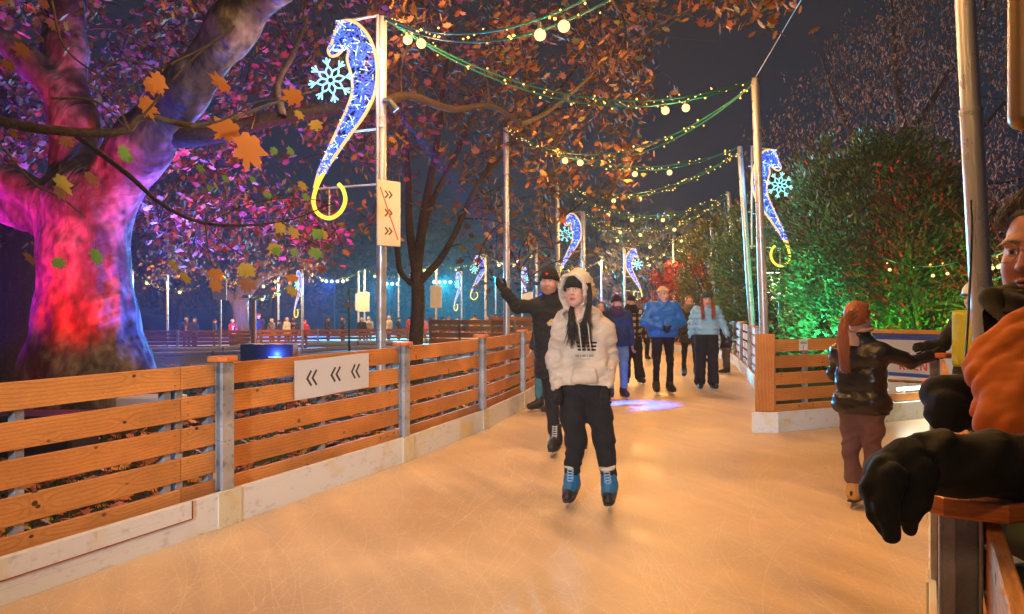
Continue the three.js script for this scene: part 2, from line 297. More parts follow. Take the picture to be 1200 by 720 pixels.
const rearGeo = mergeGeometries([chamfer(0.05, 1.06, 0.004, 0.001).translate(0, 0, 0.025), chamfer(0.004, 1.06, 0.05, 0.001).translate(-0.023, 0, 0), chamfer(0.004, 1.06, 0.05, 0.001).translate(0.023, 0, 0)]);
const LEVELS = [0.9985, 0.8045, 0.6085, 0.424, 0.235];
function fence(label, group, nodes, opt = {}) {
  const { y = 0, from = 0, posts = true, mat = woodMat, kick = true, side = 1, noCap = [], flat = false } = opt, [ox, od] = nodes[0];
  const g = thing('rink_fence', label, 'fence', V(ox, y, -od), group), screws = [];
  const put = (m, a, b, t, h, n) => { // place along a->b
    const dx = b[0] - a[0], dz = -(b[1] - a[1]), th = Math.atan2(-dz, dx), s = Math.sin(th) * side, c = Math.cos(th) * side;
    m.position.set(a[0] + dx * t - ox + s * n, h, -a[1] + dz * t + od + c * n); m.rotation.y = th + (side < 0 ? Math.PI : 0); return m;
  };
  for (let i = 0; i < nodes.length - 1; i++) {
    const a = nodes[i], b = nodes[i + 1], l = Math.hypot(b[0] - a[0], b[1] - a[1]);
    const cuts = (opt.cuts?.[i] ?? []).concat(1); let t0 = 0;
    for (const t1 of cuts) {
      for (const h of LEVELS) {
        const sag = flat ? 0 : rr(-0.004, 0.004);
        put(part('board', plank(l * (t1 - t0) - 0.006, 0.143, 0.025), mat, g), a, b, (t0 + t1) / 2, h + sag, 0);
        for (const e of [t0 + 0.05 / l, t1 - 0.05 / l]) for (const q of [-0.04, 0.04]) screws.push([a, b, e, h + q]);
      }
      t0 = t1;
    }
    if (kick) {
      const k = chamfer(l - 0.006, 0.235, 0.03, 0.003); { const p = k.attributes.position, uv = k.attributes.uv, o = rnd(); for (let q = 0; q < p.count; q++) uv.setXY(q, p.getX(q) / 2 + o, p.getY(q) / 1 + o); }
      put(part('kick_board', k, kickMat, g), a, b, 0.5, 0.1175, 0.075);
    }
    for (const t of opt.rear?.[i] ?? [0.5]) put(part('rear_post', rearGeo, steelMat, g), a, b, t, 0.53, -0.042);
  }
  nodes.forEach((p, i) => {
    if (!posts || opt.skip?.includes(i)) return;
    const a = nodes[Math.max(0, i - 1)], b = nodes[Math.min(nodes.length - 1, i + 1)], q = [p[0] + (b[0] - a[0]) * 1e-3, p[1] + (b[1] - a[1]) * 1e-3];
    put(part('post', postGeo, steelMat, g), p, q, 0, 0.235 + 0.4275, 0.05);
    if (!noCap.includes(i)) put(part('post_cap', capGeo, capMat, g), p, q, 0, 1.093, 0.03);
    if (kick) put(part('joint_plate', chamfer(0.2, 0.237, 0.012, 0.002), plateMat, g), p, q, 0, 0.1185, 0.094);
  });
  if (screws.length) {
    const sg = new THREE.CylinderGeometry(0.006, 0.006, 0.004, 6).rotateX(Math.PI / 2), tmp = new THREE.Object3D();
    many('screws', sg, screwMat, screws.map(([a, b, t, h]) => { put(tmp, a, b, t, h, 0.0135); tmp.updateMatrix(); return tmp.matrix.clone(); }), g);
  }
  g.put = put; return g;
}
const leftFence = fence('orange pine board fence with white kick board left of the skaters', null, LEFT_FENCE, {
  cuts: { 2: [0.84] }, rear: { 2: [0.35, 0.8, 0.845, 0.97], 3: [0.5, 0.95], 4: [0.5, 0.96] } });
{ // upper kick strip with a red joint on the first bay, ending in a step
  const k = chamfer(1.55, 0.105, 0.012, 0.002); boxUV(k, 0.8, 0.3, 0.1);
  leftFence.put(part('kick_strip', k, kickMat, leftFence), LEFT_FENCE[2], LEFT_FENCE[3], 0.455, 0.182, 0.098);
  leftFence.put(part('joint_seam', chamfer(1.56, 0.006, 0.01, 0.001), redEdge, leftFence), LEFT_FENCE[2], LEFT_FENCE[3], 0.457, 0.1255, 0.097);
  leftFence.put(part('joint_seam', chamfer(0.006, 0.11, 0.01, 0.001), redEdge, leftFence), LEFT_FENCE[2], LEFT_FENCE[3], 0.8445, 0.182, 0.097);
}
const rightFence = fence('pine fence curving away along the right edge of the track', null, RIGHT_RUN, { side: -1, skip: [0], noCap: [1, 3, 5] });
{ // broad corner board
  const g = rightFence, c = chamfer(0.215, 0.9, 0.03, 0.004); { const p = c.attributes.position, uv = c.attributes.uv; for (let i = 0; i < p.count; i++) uv.setXY(i, p.getY(i) / 2.4 + 0.13, (3.5 + Math.max(-0.47, Math.min(0.47, p.getX(i) / 0.23))) / 8); }
  const m = part('corner_board', c, woodMat, g); m.position.set(0.0, 0.69, 0.075); m.rotation.y = -0.1;
  const k = part('kick_board', chamfer(0.3, 0.237, 0.02, 0.003), kickMat, g); k.position.set(-0.01, 0.118, 0.115); k.rotation.y = -0.1;
}
const crossFence = fence('pale lit pine fence behind the girl in the black jacket', null, [...CROSS_RUN.slice(0, 2)], { posts: false, rear: { 0: [0.06, 0.42, 0.9] }, side: 1 });
const NEAR_RUN = [[3.08, 5.3], [1.965, 3.31], [0.85, 1.31], [-0.27, -0.69]];
const nearFence = fence('near pine fence that the spectator in the orange scarf leans on', null, NEAR_RUN, { side: 1, rear: {} });
{ // low wall with a light tube, and the advertising wall behind the girl
  const low = thing('low_wall', 'low white kick wall carrying a bright light tube', 'wall', V(CROSS_RUN[1][0], 0, -CROSS_RUN[1][1]));
  const [a, b] = [CROSS_RUN[1], CROSS_RUN[3]], l = Math.hypot(b[0] - a[0], b[1] - a[1]), th = Math.atan2(b[1] - a[1], b[0] - a[0]);
  const add = (n, geo, m, h, off) => { const q = part(n, geo, m, low); q.position.set(Math.cos(th) * l / 2 + Math.sin(th) * off, h, -Math.sin(th) * l / 2 + Math.cos(th) * off); q.rotation.y = th; return q; };
  const k = chamfer(l, 0.235, 0.03, 0.003); boxUV(k, 0.5); add('kick_board', k, kickMat, 0.1175, 0.075);
  add('board', plank(l, 0.1, 0.025), woodMat, 0.29, 0.03);
  add('light_tube', new THREE.CylinderGeometry(0.022, 0.022, 2.3, 12).rotateZ(Math.PI / 2), glow(0.9, 1, 0.82, 9), 0.4, 0.06);
  for (const s of [-1.0, 0, 1.0]) { const c = add('tube_bracket', chamfer(0.03, 0.07, 0.03, 0.003), steelMat, 0.36, 0.03); c.position.x += Math.cos(th) * s; c.position.z -= Math.sin(th) * s; }
  const L = new THREE.RectAreaLight(lin(0.9, 1, 0.8), 40, 2.3, 0.05); L.name = 'tube_light'; L.castShadow = true;
  L.position.set(Math.cos(th) * l / 2 + Math.sin(th) * 0.1, 0.4, -Math.sin(th) * l / 2 + Math.cos(th) * 0.1); low.add(L); L.lookAt(low.position.x + L.position.x + Math.sin(th), -0.25, low.position.z + L.position.z + Math.cos(th));
}
{
  const A = at(985, 389, 11.9), B = at(1215, 389, 10.3), g = thing('banner_wall', 'blue and white advertising wall with red lettering under a wooden rail', 'wall', V(A.x, 0, A.z));
  const dx = B.x - A.x, dz = B.z - A.z, l = Math.hypot(dx, dz), th = Math.atan2(-dz, dx);
  const add = (n, geo, m, t, h, off) => { const q = part(n, geo, m, g); q.position.set(dx * t + Math.sin(th) * off, h, dz * t + Math.cos(th) * off); q.rotation.y = th; return q; };
  const ban = drawn(1024, 256, (c, w, h) => {
    c.fillStyle = '#c9cfe8'; c.fillRect(0, 0, w, h); c.fillStyle = '#2f55c8'; c.beginPath(); c.moveTo(0, 205); c.lineTo(w, 232); c.lineTo(w, 256); c.lineTo(0, 226); c.fill();
    c.fillStyle = '#e6e8f2'; c.beginPath(); c.moveTo(0, 228); c.lineTo(w, 250); c.lineTo(w, 256); c.lineTo(0, 256); c.fill();
    c.fillStyle = '#2b50c0'; c.fillRect(0, 0, w, 20); c.fillStyle = '#d8332e'; c.font = 'bold 62px sans-serif'; c.fillText('RRENT', 338, 196);
  });
  const pl = new THREE.PlaneGeometry(l, 0.66); add('banner', pl, std({ map: ban, roughness: 0.45 }), 0.5, 0.67, 0.05);
  add('backing_board', chamfer(l, 0.7, 0.03, 0.003), greyWoodMat, 0.5, 0.66, 0.03);
  add('hand_rail', plank(l, 0.06, 0.12), woodMat, 0.5, 1.075, 0.03);
  add('rail_band', chamfer(l, 0.035, 0.03, 0.003), std({ color: lin(0.04, 0.1, 0.5), roughness: 0.5 }), 0.5, 1.024, 0.05);
  for (const t of [0.02, 0.34, 0.66, 0.98]) add('post', chamfer(0.06, 1.04, 0.06, 0.004), steelMat, t, 0.52, -0.02);
  add('kick_board', (() => { const k = chamfer(l, 0.3, 0.03, 0.003); return boxUV(k, 0.5); })(), kickMat, 0.5, 0.15, 0.06);
}
// far rink fences across the lawn
fence('weathered board fence across the lawn behind the red lit tree', null, [[-34, 35], [-30.5, 35.3], [-27, 35.6], [-23.5, 35.9], [-20, 36.2], [-16.5, 36.6], [-13, 37]], { y: LOW, mat: greyWoodMat, kick: false, noCap: [0, 1, 2, 3, 4, 5, 6], flat: true, side: 1 });
fence('long weathered board fence below the crowd of skaters', null, [[-13, 37.4], [-10, 38.2], [-7, 39.0], [-4, 39.8], [-1.2, 40.6], [1.6, 41.4], [4.4, 42.2]], { y: LOW, mat: greyWoodMat, kick: false, noCap: [0, 1, 2, 3, 4, 5, 6], flat: true, side: 1 });

// ---------------------------------------------------------------- light poles
const POLES = {};
function pole(key, label, base, top, r = 0.062) {
  const g = thing('light_pole', label, 'pole', base, 'galvanised poles holding the light strings'), d = top.clone().sub(base), mid = d.clone().multiplyScalar(0.52);
  const O = V(0, 0, 0), sh = rodGeo(O, mid, r, r, 20), sh2 = rodGeo(mid, d, r * 0.9, r * 0.88, 20);
  part('shaft', boxUV(sh, 0.7, rnd(), rnd()), poleMat, g); part('upper_shaft', boxUV(sh2, 0.7, rnd(), rnd()), poleMat, g);
  part('collar', rodGeo(mid.clone().multiplyScalar(0.995), mid.clone().multiplyScalar(1.01), r * 1.05, r * 1.05, 20), steelMat, g);
  part('end_cap', rodGeo(d, d.clone().multiplyScalar(1.004), r * 0.92, r * 0.8, 16), darkSteel, g);
  part('base_plate', chamfer(0.22, 0.02, 0.22, 0.004).translate(0, 0.04, 0), steelMat, g);
  POLES[key] = { base, top, g }; return g;
}
const gp = (px, d, y = null) => { const p = at(px, 0, d); p.y = y ?? groundY(p.x, p.z); return p; };
pole('L1', 'nearest galvanised pole on the left carrying the big seahorse ornament', gp(446, 9), at(448, 20, 9));
pole('L2', 'slim galvanised pole behind the left fence, left of the pointing man', gp(594, 14.5), at(593, 150, 14.5));
pole('L3', 'galvanised pole rising directly behind the head of the pointing man', gp(655, 20.8, -0.03), at(653, 213, 20.8));
pole('L4', 'far galvanised pole carrying the ornament above the pointing man', gp(684, 26, -0.03), at(684, 248, 26));
pole('R0', 'thick galvanised pole on the right beside the helmeted person', V(2.775, -0.03, -4.25), V(2.502, 4.95, -4.25), 0.058);
pole('R1', 'tall galvanised pole at the fence corner crossing the right ornament', gp(899, 10.5, -0.03), at(885, 92, 10.5));
pole('R2', 'galvanised pole carrying the right hand seahorse ornament', gp(886, 15.2, -0.03), at(867, 172, 15.2));
pole('R3', 'leaning galvanised pole third along the right fence', gp(868, 20.5, -0.03), at(854, 225, 20.5));
pole('R4', 'galvanised pole above the girl in the light blue jacket', gp(838, 28, -0.03), at(834, 257, 28));
pole('R5', 'far galvanised pole between the blue jacket man and the grey coat', gp(791, 36, -0.03), at(789, 280, 36), 0.055);
pole('F1', 'far pole rising beside the arm of the pointing man', gp(629, 33, -0.3), at(629, 290, 33), 0.05);
pole('F2', 'far pole over the hooded head of the woman in cream', gp(705, 40, -0.5), at(705, 305, 40), 0.055);
pole('F3', 'far pole carrying the small ornament above the masked man', gp(734, 33, -0.03), at(731, 290, 33), 0.05);
for (const [px, py, d, l] of [[155, 316, 38, 'far pole just right of the red lit trunk'], [196, 322, 38, 'far pole second right of the red lit trunk'], [258, 318, 36, 'far pole behind the twin headed lamp post'], [290, 325, 42, 'far pole left of the dark box with the blue light'],
  [326, 325, 45, 'far pole above the dark box with the blue light'], [354, 316, 38, 'far pole with the thin glowing ornament'], [420, 318, 44, 'far pole just left of the near left pole'], [427, 316, 42, 'far pole with a white board beside the near left pole'], [467, 318, 46, 'far pole between the near left pole and the bare tree'],
  [511, 306, 40, 'far pole with a grey board right of the bare tree'], [541, 318, 46, 'far pole left of the paired glowing ornaments'], [569, 298, 40, 'far pole carrying the paired glowing ornaments'], [581, 325, 48, 'far pole just right of the paired ornaments'], [612, 312, 46, 'far pole beside the raised hand of the pointing man']]) pole('F' + px, l, gp(px, d, LOW), at(px, py, d), 0.06);

// ---------------------------------------------------------------- string lights
const bulbGeo = new THREE.SphereGeometry(0.055, 14, 10), miniGeo = new THREE.OctahedronGeometry(0.015, 0), capSock = new THREE.CylinderGeometry(0.02, 0.024, 0.07, 8);
const BULB = lin(1, 0.49, 0.15), ICD = 7.4;
function lights(label, A, B, sag, ts, opt = {}) {
  const { strands = 2, density = 11, power = ICD, jitter = 0.06, big = 1 } = opt, g = thing('string_lights', label, 'string lights', A, 'festoon strings between the poles'), d = B.clone().sub(A), l = d.length();
  const on = (t, s = sag) => V(d.x * t, d.y * t - 4 * s * t * (1 - t), d.z * t);
  for (let k = 0; k < strands; k++) { const pts = []; for (let i = 0; i <= 24; i++) pts.push(on(i / 24, sag * (1 + 0.13 * k)).add(V(0, 0, 0))); part('cable', tube(pts, 0.012, 60, 5), cableMat, g); }
  const mats = []; for (let i = 0; i < l * density; i++) mats.push(M4(on(rnd(), sag * (1 + 0.13 * rnd())).add(V(rr(-jitter, jitter), rr(-jitter, jitter) * 0.9, rr(-jitter, jitter))), eul(rr(0, 6), rr(0, 6), 0), rr(0.6, 1.3)));
  many('mini_lights', miniGeo, miniMat, mats, g);
  for (const t of ts) {
    const p = on(t), b = part('bulb', bulbGeo, bulbMat, g); b.position.set(p.x, p.y - 0.15, p.z); b.scale.setScalar(big);
    const s = part('socket', capSock, darkSteel, b); s.position.y = 0.075;
    if (power) { const L = new THREE.PointLight(BULB, power); L.name = 'bulb_light'; L.position.copy(b.position); L.shadow.radius = 2.5; L.castShadow = true; g.add(L); }
  }
  return g;
}
const T = (k, dy = 0) => POLES[k].top.clone().add(V(0, dy, 0));
lights('festoon string rising from the near left pole out of the top of the frame', T('L1'), T('R0'), 0.85, [0.09, 0.135, 0.45, 0.5, 0.8, 0.85]);
lights('festoon string swagging from the near left pole to the corner pole', T('L1'), T('R1'), 0.62, [0.73, 0.79]);
lights('festoon string from the slim left pole up to the corner pole', T('L2'), T('R1', -0.06), 0.75, [0.3, 0.37]);
lights('festoon string from the slim left pole to the right ornament pole', T('L2', -0.05), T('R2'), 0.55, [0.54, 0.69]);
lights('festoon string from the third left pole up to the right ornament pole', T('L3'), T('R2', -0.1), 0.6, [0.38, 0.53]);
lights('festoon string from the third left pole to the leaning pole', T('L3', -0.1), T('R3'), 0.75, [0.3, 0.44, 0.62]);
lights('festoon string from the far ornament pole to the leaning pole', T('L4'), T('R3', -0.1), 0.8, [0.3, 0.45, 0.68]);
lights('festoon string from the far ornament pole to the pole above the light blue jacket', T('L4', -0.2), T('R4'), 0.9, [0.25, 0.5, 0.75]);
lights('deepest sagging far festoon string over the end of the track', T('F3'), T('R4', -0.2), 0.7, [0.3, 0.7], { density: 5, power: 22 });
lights('farthest festoon string on the right over the blue jacket man', T('F3', -0.2), T('R5'), 0.8, [0.2, 0.5, 0.8], { density: 5, power: 22 });
lights('far festoon string behind the hood of the woman in cream', T('F1'), T('F2'), 0.6, [0.35, 0.7, 0.97], { density: 5, power: 22, big: 1.4 });
lights('far festoon string over the pointing arm', T('F569'), T('F1'), 0.6, [0.3, 0.6, 0.9], { density: 5, power: 22, big: 1.5 });
lights('far festoon string right of the bare tree', T('F511'), T('F569'), 0.5, [0.4, 0.8], { density: 6, power: 22 });
lights('far festoon string behind the bare tree trunk', T('F427'), T('F511'), 0.6, [0.15, 0.85], { density: 4, power: 22, big: 1.5 });
lights('far festoon string left of the near left pole', T('F354'), T('F427'), 0.5, [0.3, 0.7], { density: 4, power: 22, big: 1.4 });
lights('far festoon string beside the twin headed lamp post', T('F258'), T('F354'), 1.3, [0.02, 0.5, 0.7], { density: 8, power: 22, big: 1.5 });
lights('far festoon string over the two poles right of the red lit trunk', T('F155'), T('F258'), 0.95, [0.17, 0.55], { density: 9, power: 22, big: 1.5 });
lights('farthest small festoon string above the dark box', T('F290'), T('F326'), 0.4, [0.1, 0.5, 0.9], { density: 5, power: 22, big: 1.6 });
// strings over the visitors' side, above the top of the frame
pole('B1', 'galvanised pole beside the track behind the viewer', V(-3.9, -0.03, 2.2), V(-3.7, 4.9, 2.2));
pole('B2', 'galvanised pole beyond the near fence behind the viewer', V(1.9, -0.03, 1.6), V(1.7, 4.9, 1.6));
pole('B3', 'galvanised pole behind the left fence outside the view', V(-3.6, -0.03, -2.3), V(-3.5, 4.9, -2.3));
lights('festoon string high over the near track from the outer left pole', T('B3'), T('R0'), 0.6, [0.25, 0.4, 0.55, 0.7, 0.85], { power: 4.6 });
lights('festoon string high over the viewer', T('B1'), T('B2'), 0.5, [0.2, 0.5, 0.8], { power: 3.5 });
tag((() => { const g = part('guy_wire', rodGeo(POLES.R1.top, POLES.R0.top.clone().add(V(0, -0.3, 0)), 0.006, 0.006, 6), steelMat); return g; })(), 'thin grey wire running up from the corner pole', 'wire');

{ // unseen flood lamp added as neutral fill behind the viewer, aimed along the track
  const g = thing('added_flood_light', 'added neutral white fill lamp on an unseen mast behind the viewer', 'added flood light', V(-3.2, -0.03, 6.5));
  part('mast', rodGeo(V(0, 0, 0), V(0, 3.0, 0), 0.05, 0.04, 12), poleMat, g); part('base_plate', chamfer(0.3, 0.02, 0.3, 0.004).translate(0, 0.03, 0), steelMat, g);
  const h = part('lamp_housing', chamfer(0.6, 0.4, 0.12, 0.01), darkSteel, g); h.position.set(0, 3.1, -0.1);
  const f = part('lamp_lens', chamfer(0.52, 0.32, 0.01, 0.002), glow(0.95, 0.97, 1, 6), h); f.position.z = -0.066;
  const L = new THREE.SpotLight(lin(0.84, 0.92, 1), 300, 0, 0.27, 0.6); L.name = 'added_flood_lamp_light'; L.position.set(0, 3.1, -0.25); L.shadow.radius = 14; L.castShadow = true; g.add(L);
  L.target.position.set(4.3, 0.7, -18.5); g.add(L.target);
}
// ---------------------------------------------------------------- seahorse light ornaments
const OS = 9 / FPX, op = (px, py, z = 0) => V((px - 446) * OS, EYE - (py - 360) * OS, z);
const backLine = [[399, 29], [413, 28], [428, 40], [438, 60], [442, 85], [439, 112], [428, 136], [412, 158], [395, 182], [381, 202]].map((p) => op(...p, 0.02));
const tailLine = [[381, 202], [372, 220], [368, 238], [373, 251], [386, 257], [399, 250], [405, 236], [402, 223], [397, 217]].map((p) => op(...p, 0.02));
const headLine = [[399, 29], [393, 42], [389, 54], [385, 63], [389, 69], [398, 66], [405, 57], [409, 62], [407, 72], [412, 92], [413, 110], [406, 132], [396, 154], [386, 176], [374, 204], [369, 222]].map((p) => op(...p, 0.02));
const hiLine = [[391, 62], [402, 62], [408, 56], [404, 50]].map((p) => op(...p, 0.03));
const ORN = {};
{
  ORN.back = tube(backLine, 0.021, 70, 7); ORN.tail = tube(tailLine, 0.025, 60, 7); ORN.head = tube(headLine, 0.018, 90, 7); ORN.hi = tube(hiLine, 0.016, 20, 6);
  const bar = (a, b, r = 0.014) => rodGeo(op(...a), op(...b), r, r, 6);
  ORN.frame = mergeGeometries([bar([393, 29], [443, 21], 0.018), bar([442, 20], [442, 222], 0.02), bar([405, 157], [442, 153]), bar([368, 223], [446, 217]), bar([386, 222], [386, 257], 0.01), bar([442, 60], [449, 60]), bar([442, 150], [449, 150])]);
  const fl = [], C = op(389, 98, 0.06), R = 0.27;
  for (let k = 0; k < 8; k++) {
    const a = k * Math.PI / 4 + 0.2, u = V(Math.cos(a), Math.sin(a), 0), w = V(-u.y, u.x, 0), P = (r, s) => C.clone().addScaledVector(u, r * R).addScaledVector(w, s * R);
    fl.push(tube([P(0.14, 0), P(0.36, 0.14), P(0.6, 0), P(0.36, -0.14)], 0.011, 20, 5, true), rodGeo(P(0.6, 0), P(1, 0), 0.012, 0.012, 5), rodGeo(P(0.7, 0), P(0.92, 0.16), 0.011, 0.011, 5), rodGeo(P(0.7, 0), P(0.92, -0.16), 0.011, 0.011, 5));
  }
  ORN.flake = mergeGeometries(fl.map((g) => { g.deleteAttribute('uv'); return g.index ? g.toNonIndexed() : g; }));
  // blue tinsel leds between the two outlines
  const bc = new THREE.CatmullRomCurve3(backLine), hc = new THREE.CatmullRomCurve3(headLine.slice(5)), hc0 = new THREE.CatmullRomCurve3(headLine.slice(0, 6)), blue = [], white = [];
  const led = new THREE.CylinderGeometry(0.006, 0.006, 1, 4);
  for (let i = 0; i < 600; i++) {
    const t = rnd(), a = bc.getPoint(t), b = t < 0.16 ? hc0.getPoint(t / 0.16 * 0.9) : hc.getPoint(Math.min(0.93, (t - 0.16) * 1.1)), p = a.lerp(b, rr(0.06, 0.94)); p.z += rr(-0.05, 0.05);
    const m = M4(p, eul(rr(-0.5, 0.5), 0, rr(0, 6.28)), V(1, rr(0.04, 0.11), 1)); (i % 6 === 0 ? white : blue).push(m);
  }
  ORN.led = led; ORN.blue = blue; ORN.white = white;
}
function seahorse(label, key, opt = {}) {
  const { flip = 1, drop = 0, yaw = 0, scale = 1, lit = 0, off = 0 } = opt, p = POLES[key], g = thing('seahorse_ornament', label, 'light ornament', V(p.base.x, 0, p.base.z), 'seahorse light ornaments on the poles');
  g.position.y = p.top.y - (EYE + 340 * OS) * scale - drop; g.position.x += off + (p.top.x - p.base.x) * 0.75; g.position.z += 0.075; g.rotation.y = yaw; g.scale.set(flip * scale, scale, scale);
  part('bracket_frame', ORN.frame, poleMat, g); part('back_rope_light', ORN.back, ropeMat, g); part('front_rope_light', ORN.head, ropeMat, g); part('eye_light', ORN.hi, whiteLed, g);
  part('tail_rope_light', ORN.tail, yellowRope, g); part('snowflake_light', ORN.flake, cyanLed, g);
  many('blue_led_fill', ORN.led, blueLed, ORN.blue, g); many('white_led_fill', ORN.led, whiteLed, ORN.white, g);
  if (lit) { const L = new THREE.PointLight(lin(0.15, 0.35, 1), lit); L.name = 'ornament_light'; L.shadow.radius = 15; L.position.copy(op(425, 90, 0.3)); L.castShadow = true; g.add(L); }
  return g;
}
seahorse('large glowing blue seahorse ornament with snowflake on the near left pole', 'L1', { lit: 2.5 });
seahorse('glowing blue seahorse ornament with snowflake beside the dark green shrubs', 'R2', { flip: -1, lit: 2.5, off: 0.1 });
seahorse('mid sized glowing seahorse ornament above the pointing man', 'L4', { off: -0.05 });
seahorse('small glowing seahorse ornament above the masked man', 'F3', { flip: -1, scale: 0.95 });
seahorse('far glowing seahorse ornament right of the bare tree', 'F569', {});
seahorse('far pale seahorse ornament seen nearly edge on, left of its twin', 'F541', { flip: 1, yaw: 1.0 });
seahorse('far seahorse ornament seen edge on beside the raised hand', 'F612', { yaw: 1.15, flip: -1 });
seahorse('thin far seahorse ornament seen edge on above the dark box', 'F354', { yaw: 1.35 });
// ---------------------------------------------------------------- trees and shrubs
function leafGeo(lobes, stem = 0.25) { // flat lobed leaf about 1 long, cupped a little, tip along +y
  const out = lobes.map(([a, r]) => [Math.sin(a * Math.PI / 180) * r, 0.42 + Math.cos(a * Math.PI / 180) * r]), pos = [0, 0.42, 0.05], idx = [], uv = [0.5, 0.5];
  out.forEach(([x, y]) => { pos.push(x, y, -0.18 * x * x - 0.1 * (y - 0.4) ** 2); uv.push(x + 0.5, y); });
  for (let i = 1; i <= out.length; i++) idx.push(0, i % out.length + 1, i);
  const n = pos.length / 3; pos.push(-0.012, 0.02, 0, 0.012, 0.02, 0, 0.0, -stem, -0.05); uv.push(0.5, 0, 0.5, 0, 0.5, 0); idx.push(n, n + 1, n + 2);
  return geoOf(pos, idx, uv);
}
const mapleLobes = [[0, 0.62], [14, 0.34], [42, 0.58], [60, 0.34], [88, 0.5], [112, 0.3], [140, 0.36], [180, 0.3], [220, 0.36], [248, 0.3], [272, 0.5], [300, 0.34], [318, 0.58], [346, 0.34]];
const maple = leafGeo(mapleLobes), bigMaple = leafGeo([[0, 0.66], [6, 0.5], [12, 0.52], [16, 0.34], [30, 0.46], [36, 0.45], [44, 0.62], [52, 0.46], [60, 0.47], [66, 0.32], [80, 0.42], [90, 0.53], [98, 0.4], [112, 0.3], [135, 0.34], [165, 0.3], [180, 0.22], [195, 0.3], [225, 0.34], [248, 0.3], [262, 0.4], [270, 0.53], [280, 0.42], [294, 0.32], [300, 0.47], [308, 0.46], [316, 0.62], [324, 0.45], [330, 0.46], [344, 0.34], [348, 0.52], [354, 0.5]], 0.35);
const oval = leafGeo([[0, 0.58], [18, 0.44], [55, 0.2], [125, 0.2], [162, 0.4], [180, 0.44], [198, 0.4], [235, 0.2], [305, 0.2], [342, 0.44]], 0.06);
const leafMat = std({ color: 0xffffff, roughness: 0.7, side: THREE.DoubleSide });
const glossLeaf = std({ color: 0xffffff, roughness: 0.42, side: THREE.DoubleSide });
const autumn = () => { const k = rnd(); const c = k < 0.34 ? [0.52, 0.19, 0.05] : k < 0.6 ? [0.38, 0.13, 0.06] : k < 0.8 ? [0.55, 0.29, 0.06] : k < 0.93 ? [0.26, 0.13, 0.07] : [0.30, 0.30, 0.06]; const b = rr(0.4, 0.8); return lin(c[0] * b, c[1] * b, c[2] * b); };
const gauss = () => (rnd() + rnd() + rnd() - 1.5) * 1.1;
function clusterTree(root, limbs, centres, per, spread, size, colour, geo, mat, twigMat, droop = 0.5) {
  // thin curved twigs from the nearest limb point to every cluster centre, leaves round each
  const pts = []; for (const L of limbs) for (let i = 0; i < L.length - 1; i++) for (let t = 0; t < 1; t += 0.2) pts.push(L[i].clone().lerp(L[i + 1], t));
  const tw = [], mats = [], cols = [];
  for (const c of centres) {
    let best = pts[0], bd = 1e9; for (const p of pts) { const d = p.distanceToSquared(c) + (p.y > c.y + 0.5 ? 0.4 : 0); if (d < bd) { bd = d; best = p; } }
    const m = best.clone().lerp(c, 0.5).add(V(rr(-0.15, 0.15), rr(0, 0.25), rr(-0.15, 0.15))), e = c.clone().add(V(rr(-0.2, 0.2), rr(-0.25, 0), rr(-0.2, 0.2))), l = Math.sqrt(bd);
    tw.push(limbGeo([best, m, c, e], [0.008 + l * 0.007, 0.007 + l * 0.004, 0.005, 0.002], 4, 3)); pts.push(c);
    for (let k = 0; k < 3; k++) { const b = m.clone().lerp(c, rnd()); tw.push(limbGeo([b, b.clone().add(V(gauss(), gauss() * 0.7, gauss()).multiplyScalar(spread * 0.7)), b.clone().add(V(gauss(), gauss() - 0.2, gauss()).multiplyScalar(spread * 1.4))], [0.005, 0.003, 0.0015], 3, 3)); }
    for (let k = 0; k < per; k++) {
      const p = c.clone().add(V(gauss(), gauss() * 0.8, gauss()).multiplyScalar(spread)), q = eul(rr(-0.9, 0.9) + Math.PI * droop, rr(0, 6.28), rr(-0.6, 0.6));
      mats.push(M4(p, q, size * rr(0.65, 1.25))); cols.push(colour());
    }
  }
  part('twigs', mergeGeometries(tw), twigMat, root).userData.kind = 'stuff'; many('crown', geo, mat, mats, root, cols);
}
const inVol = (n, fn) => { const o = []; while (o.length < n) { const p = fn(); if (p) o.push(p); } return o; };
const toLocal = (root, list) => list.map((p) => p.clone().sub(root.position));
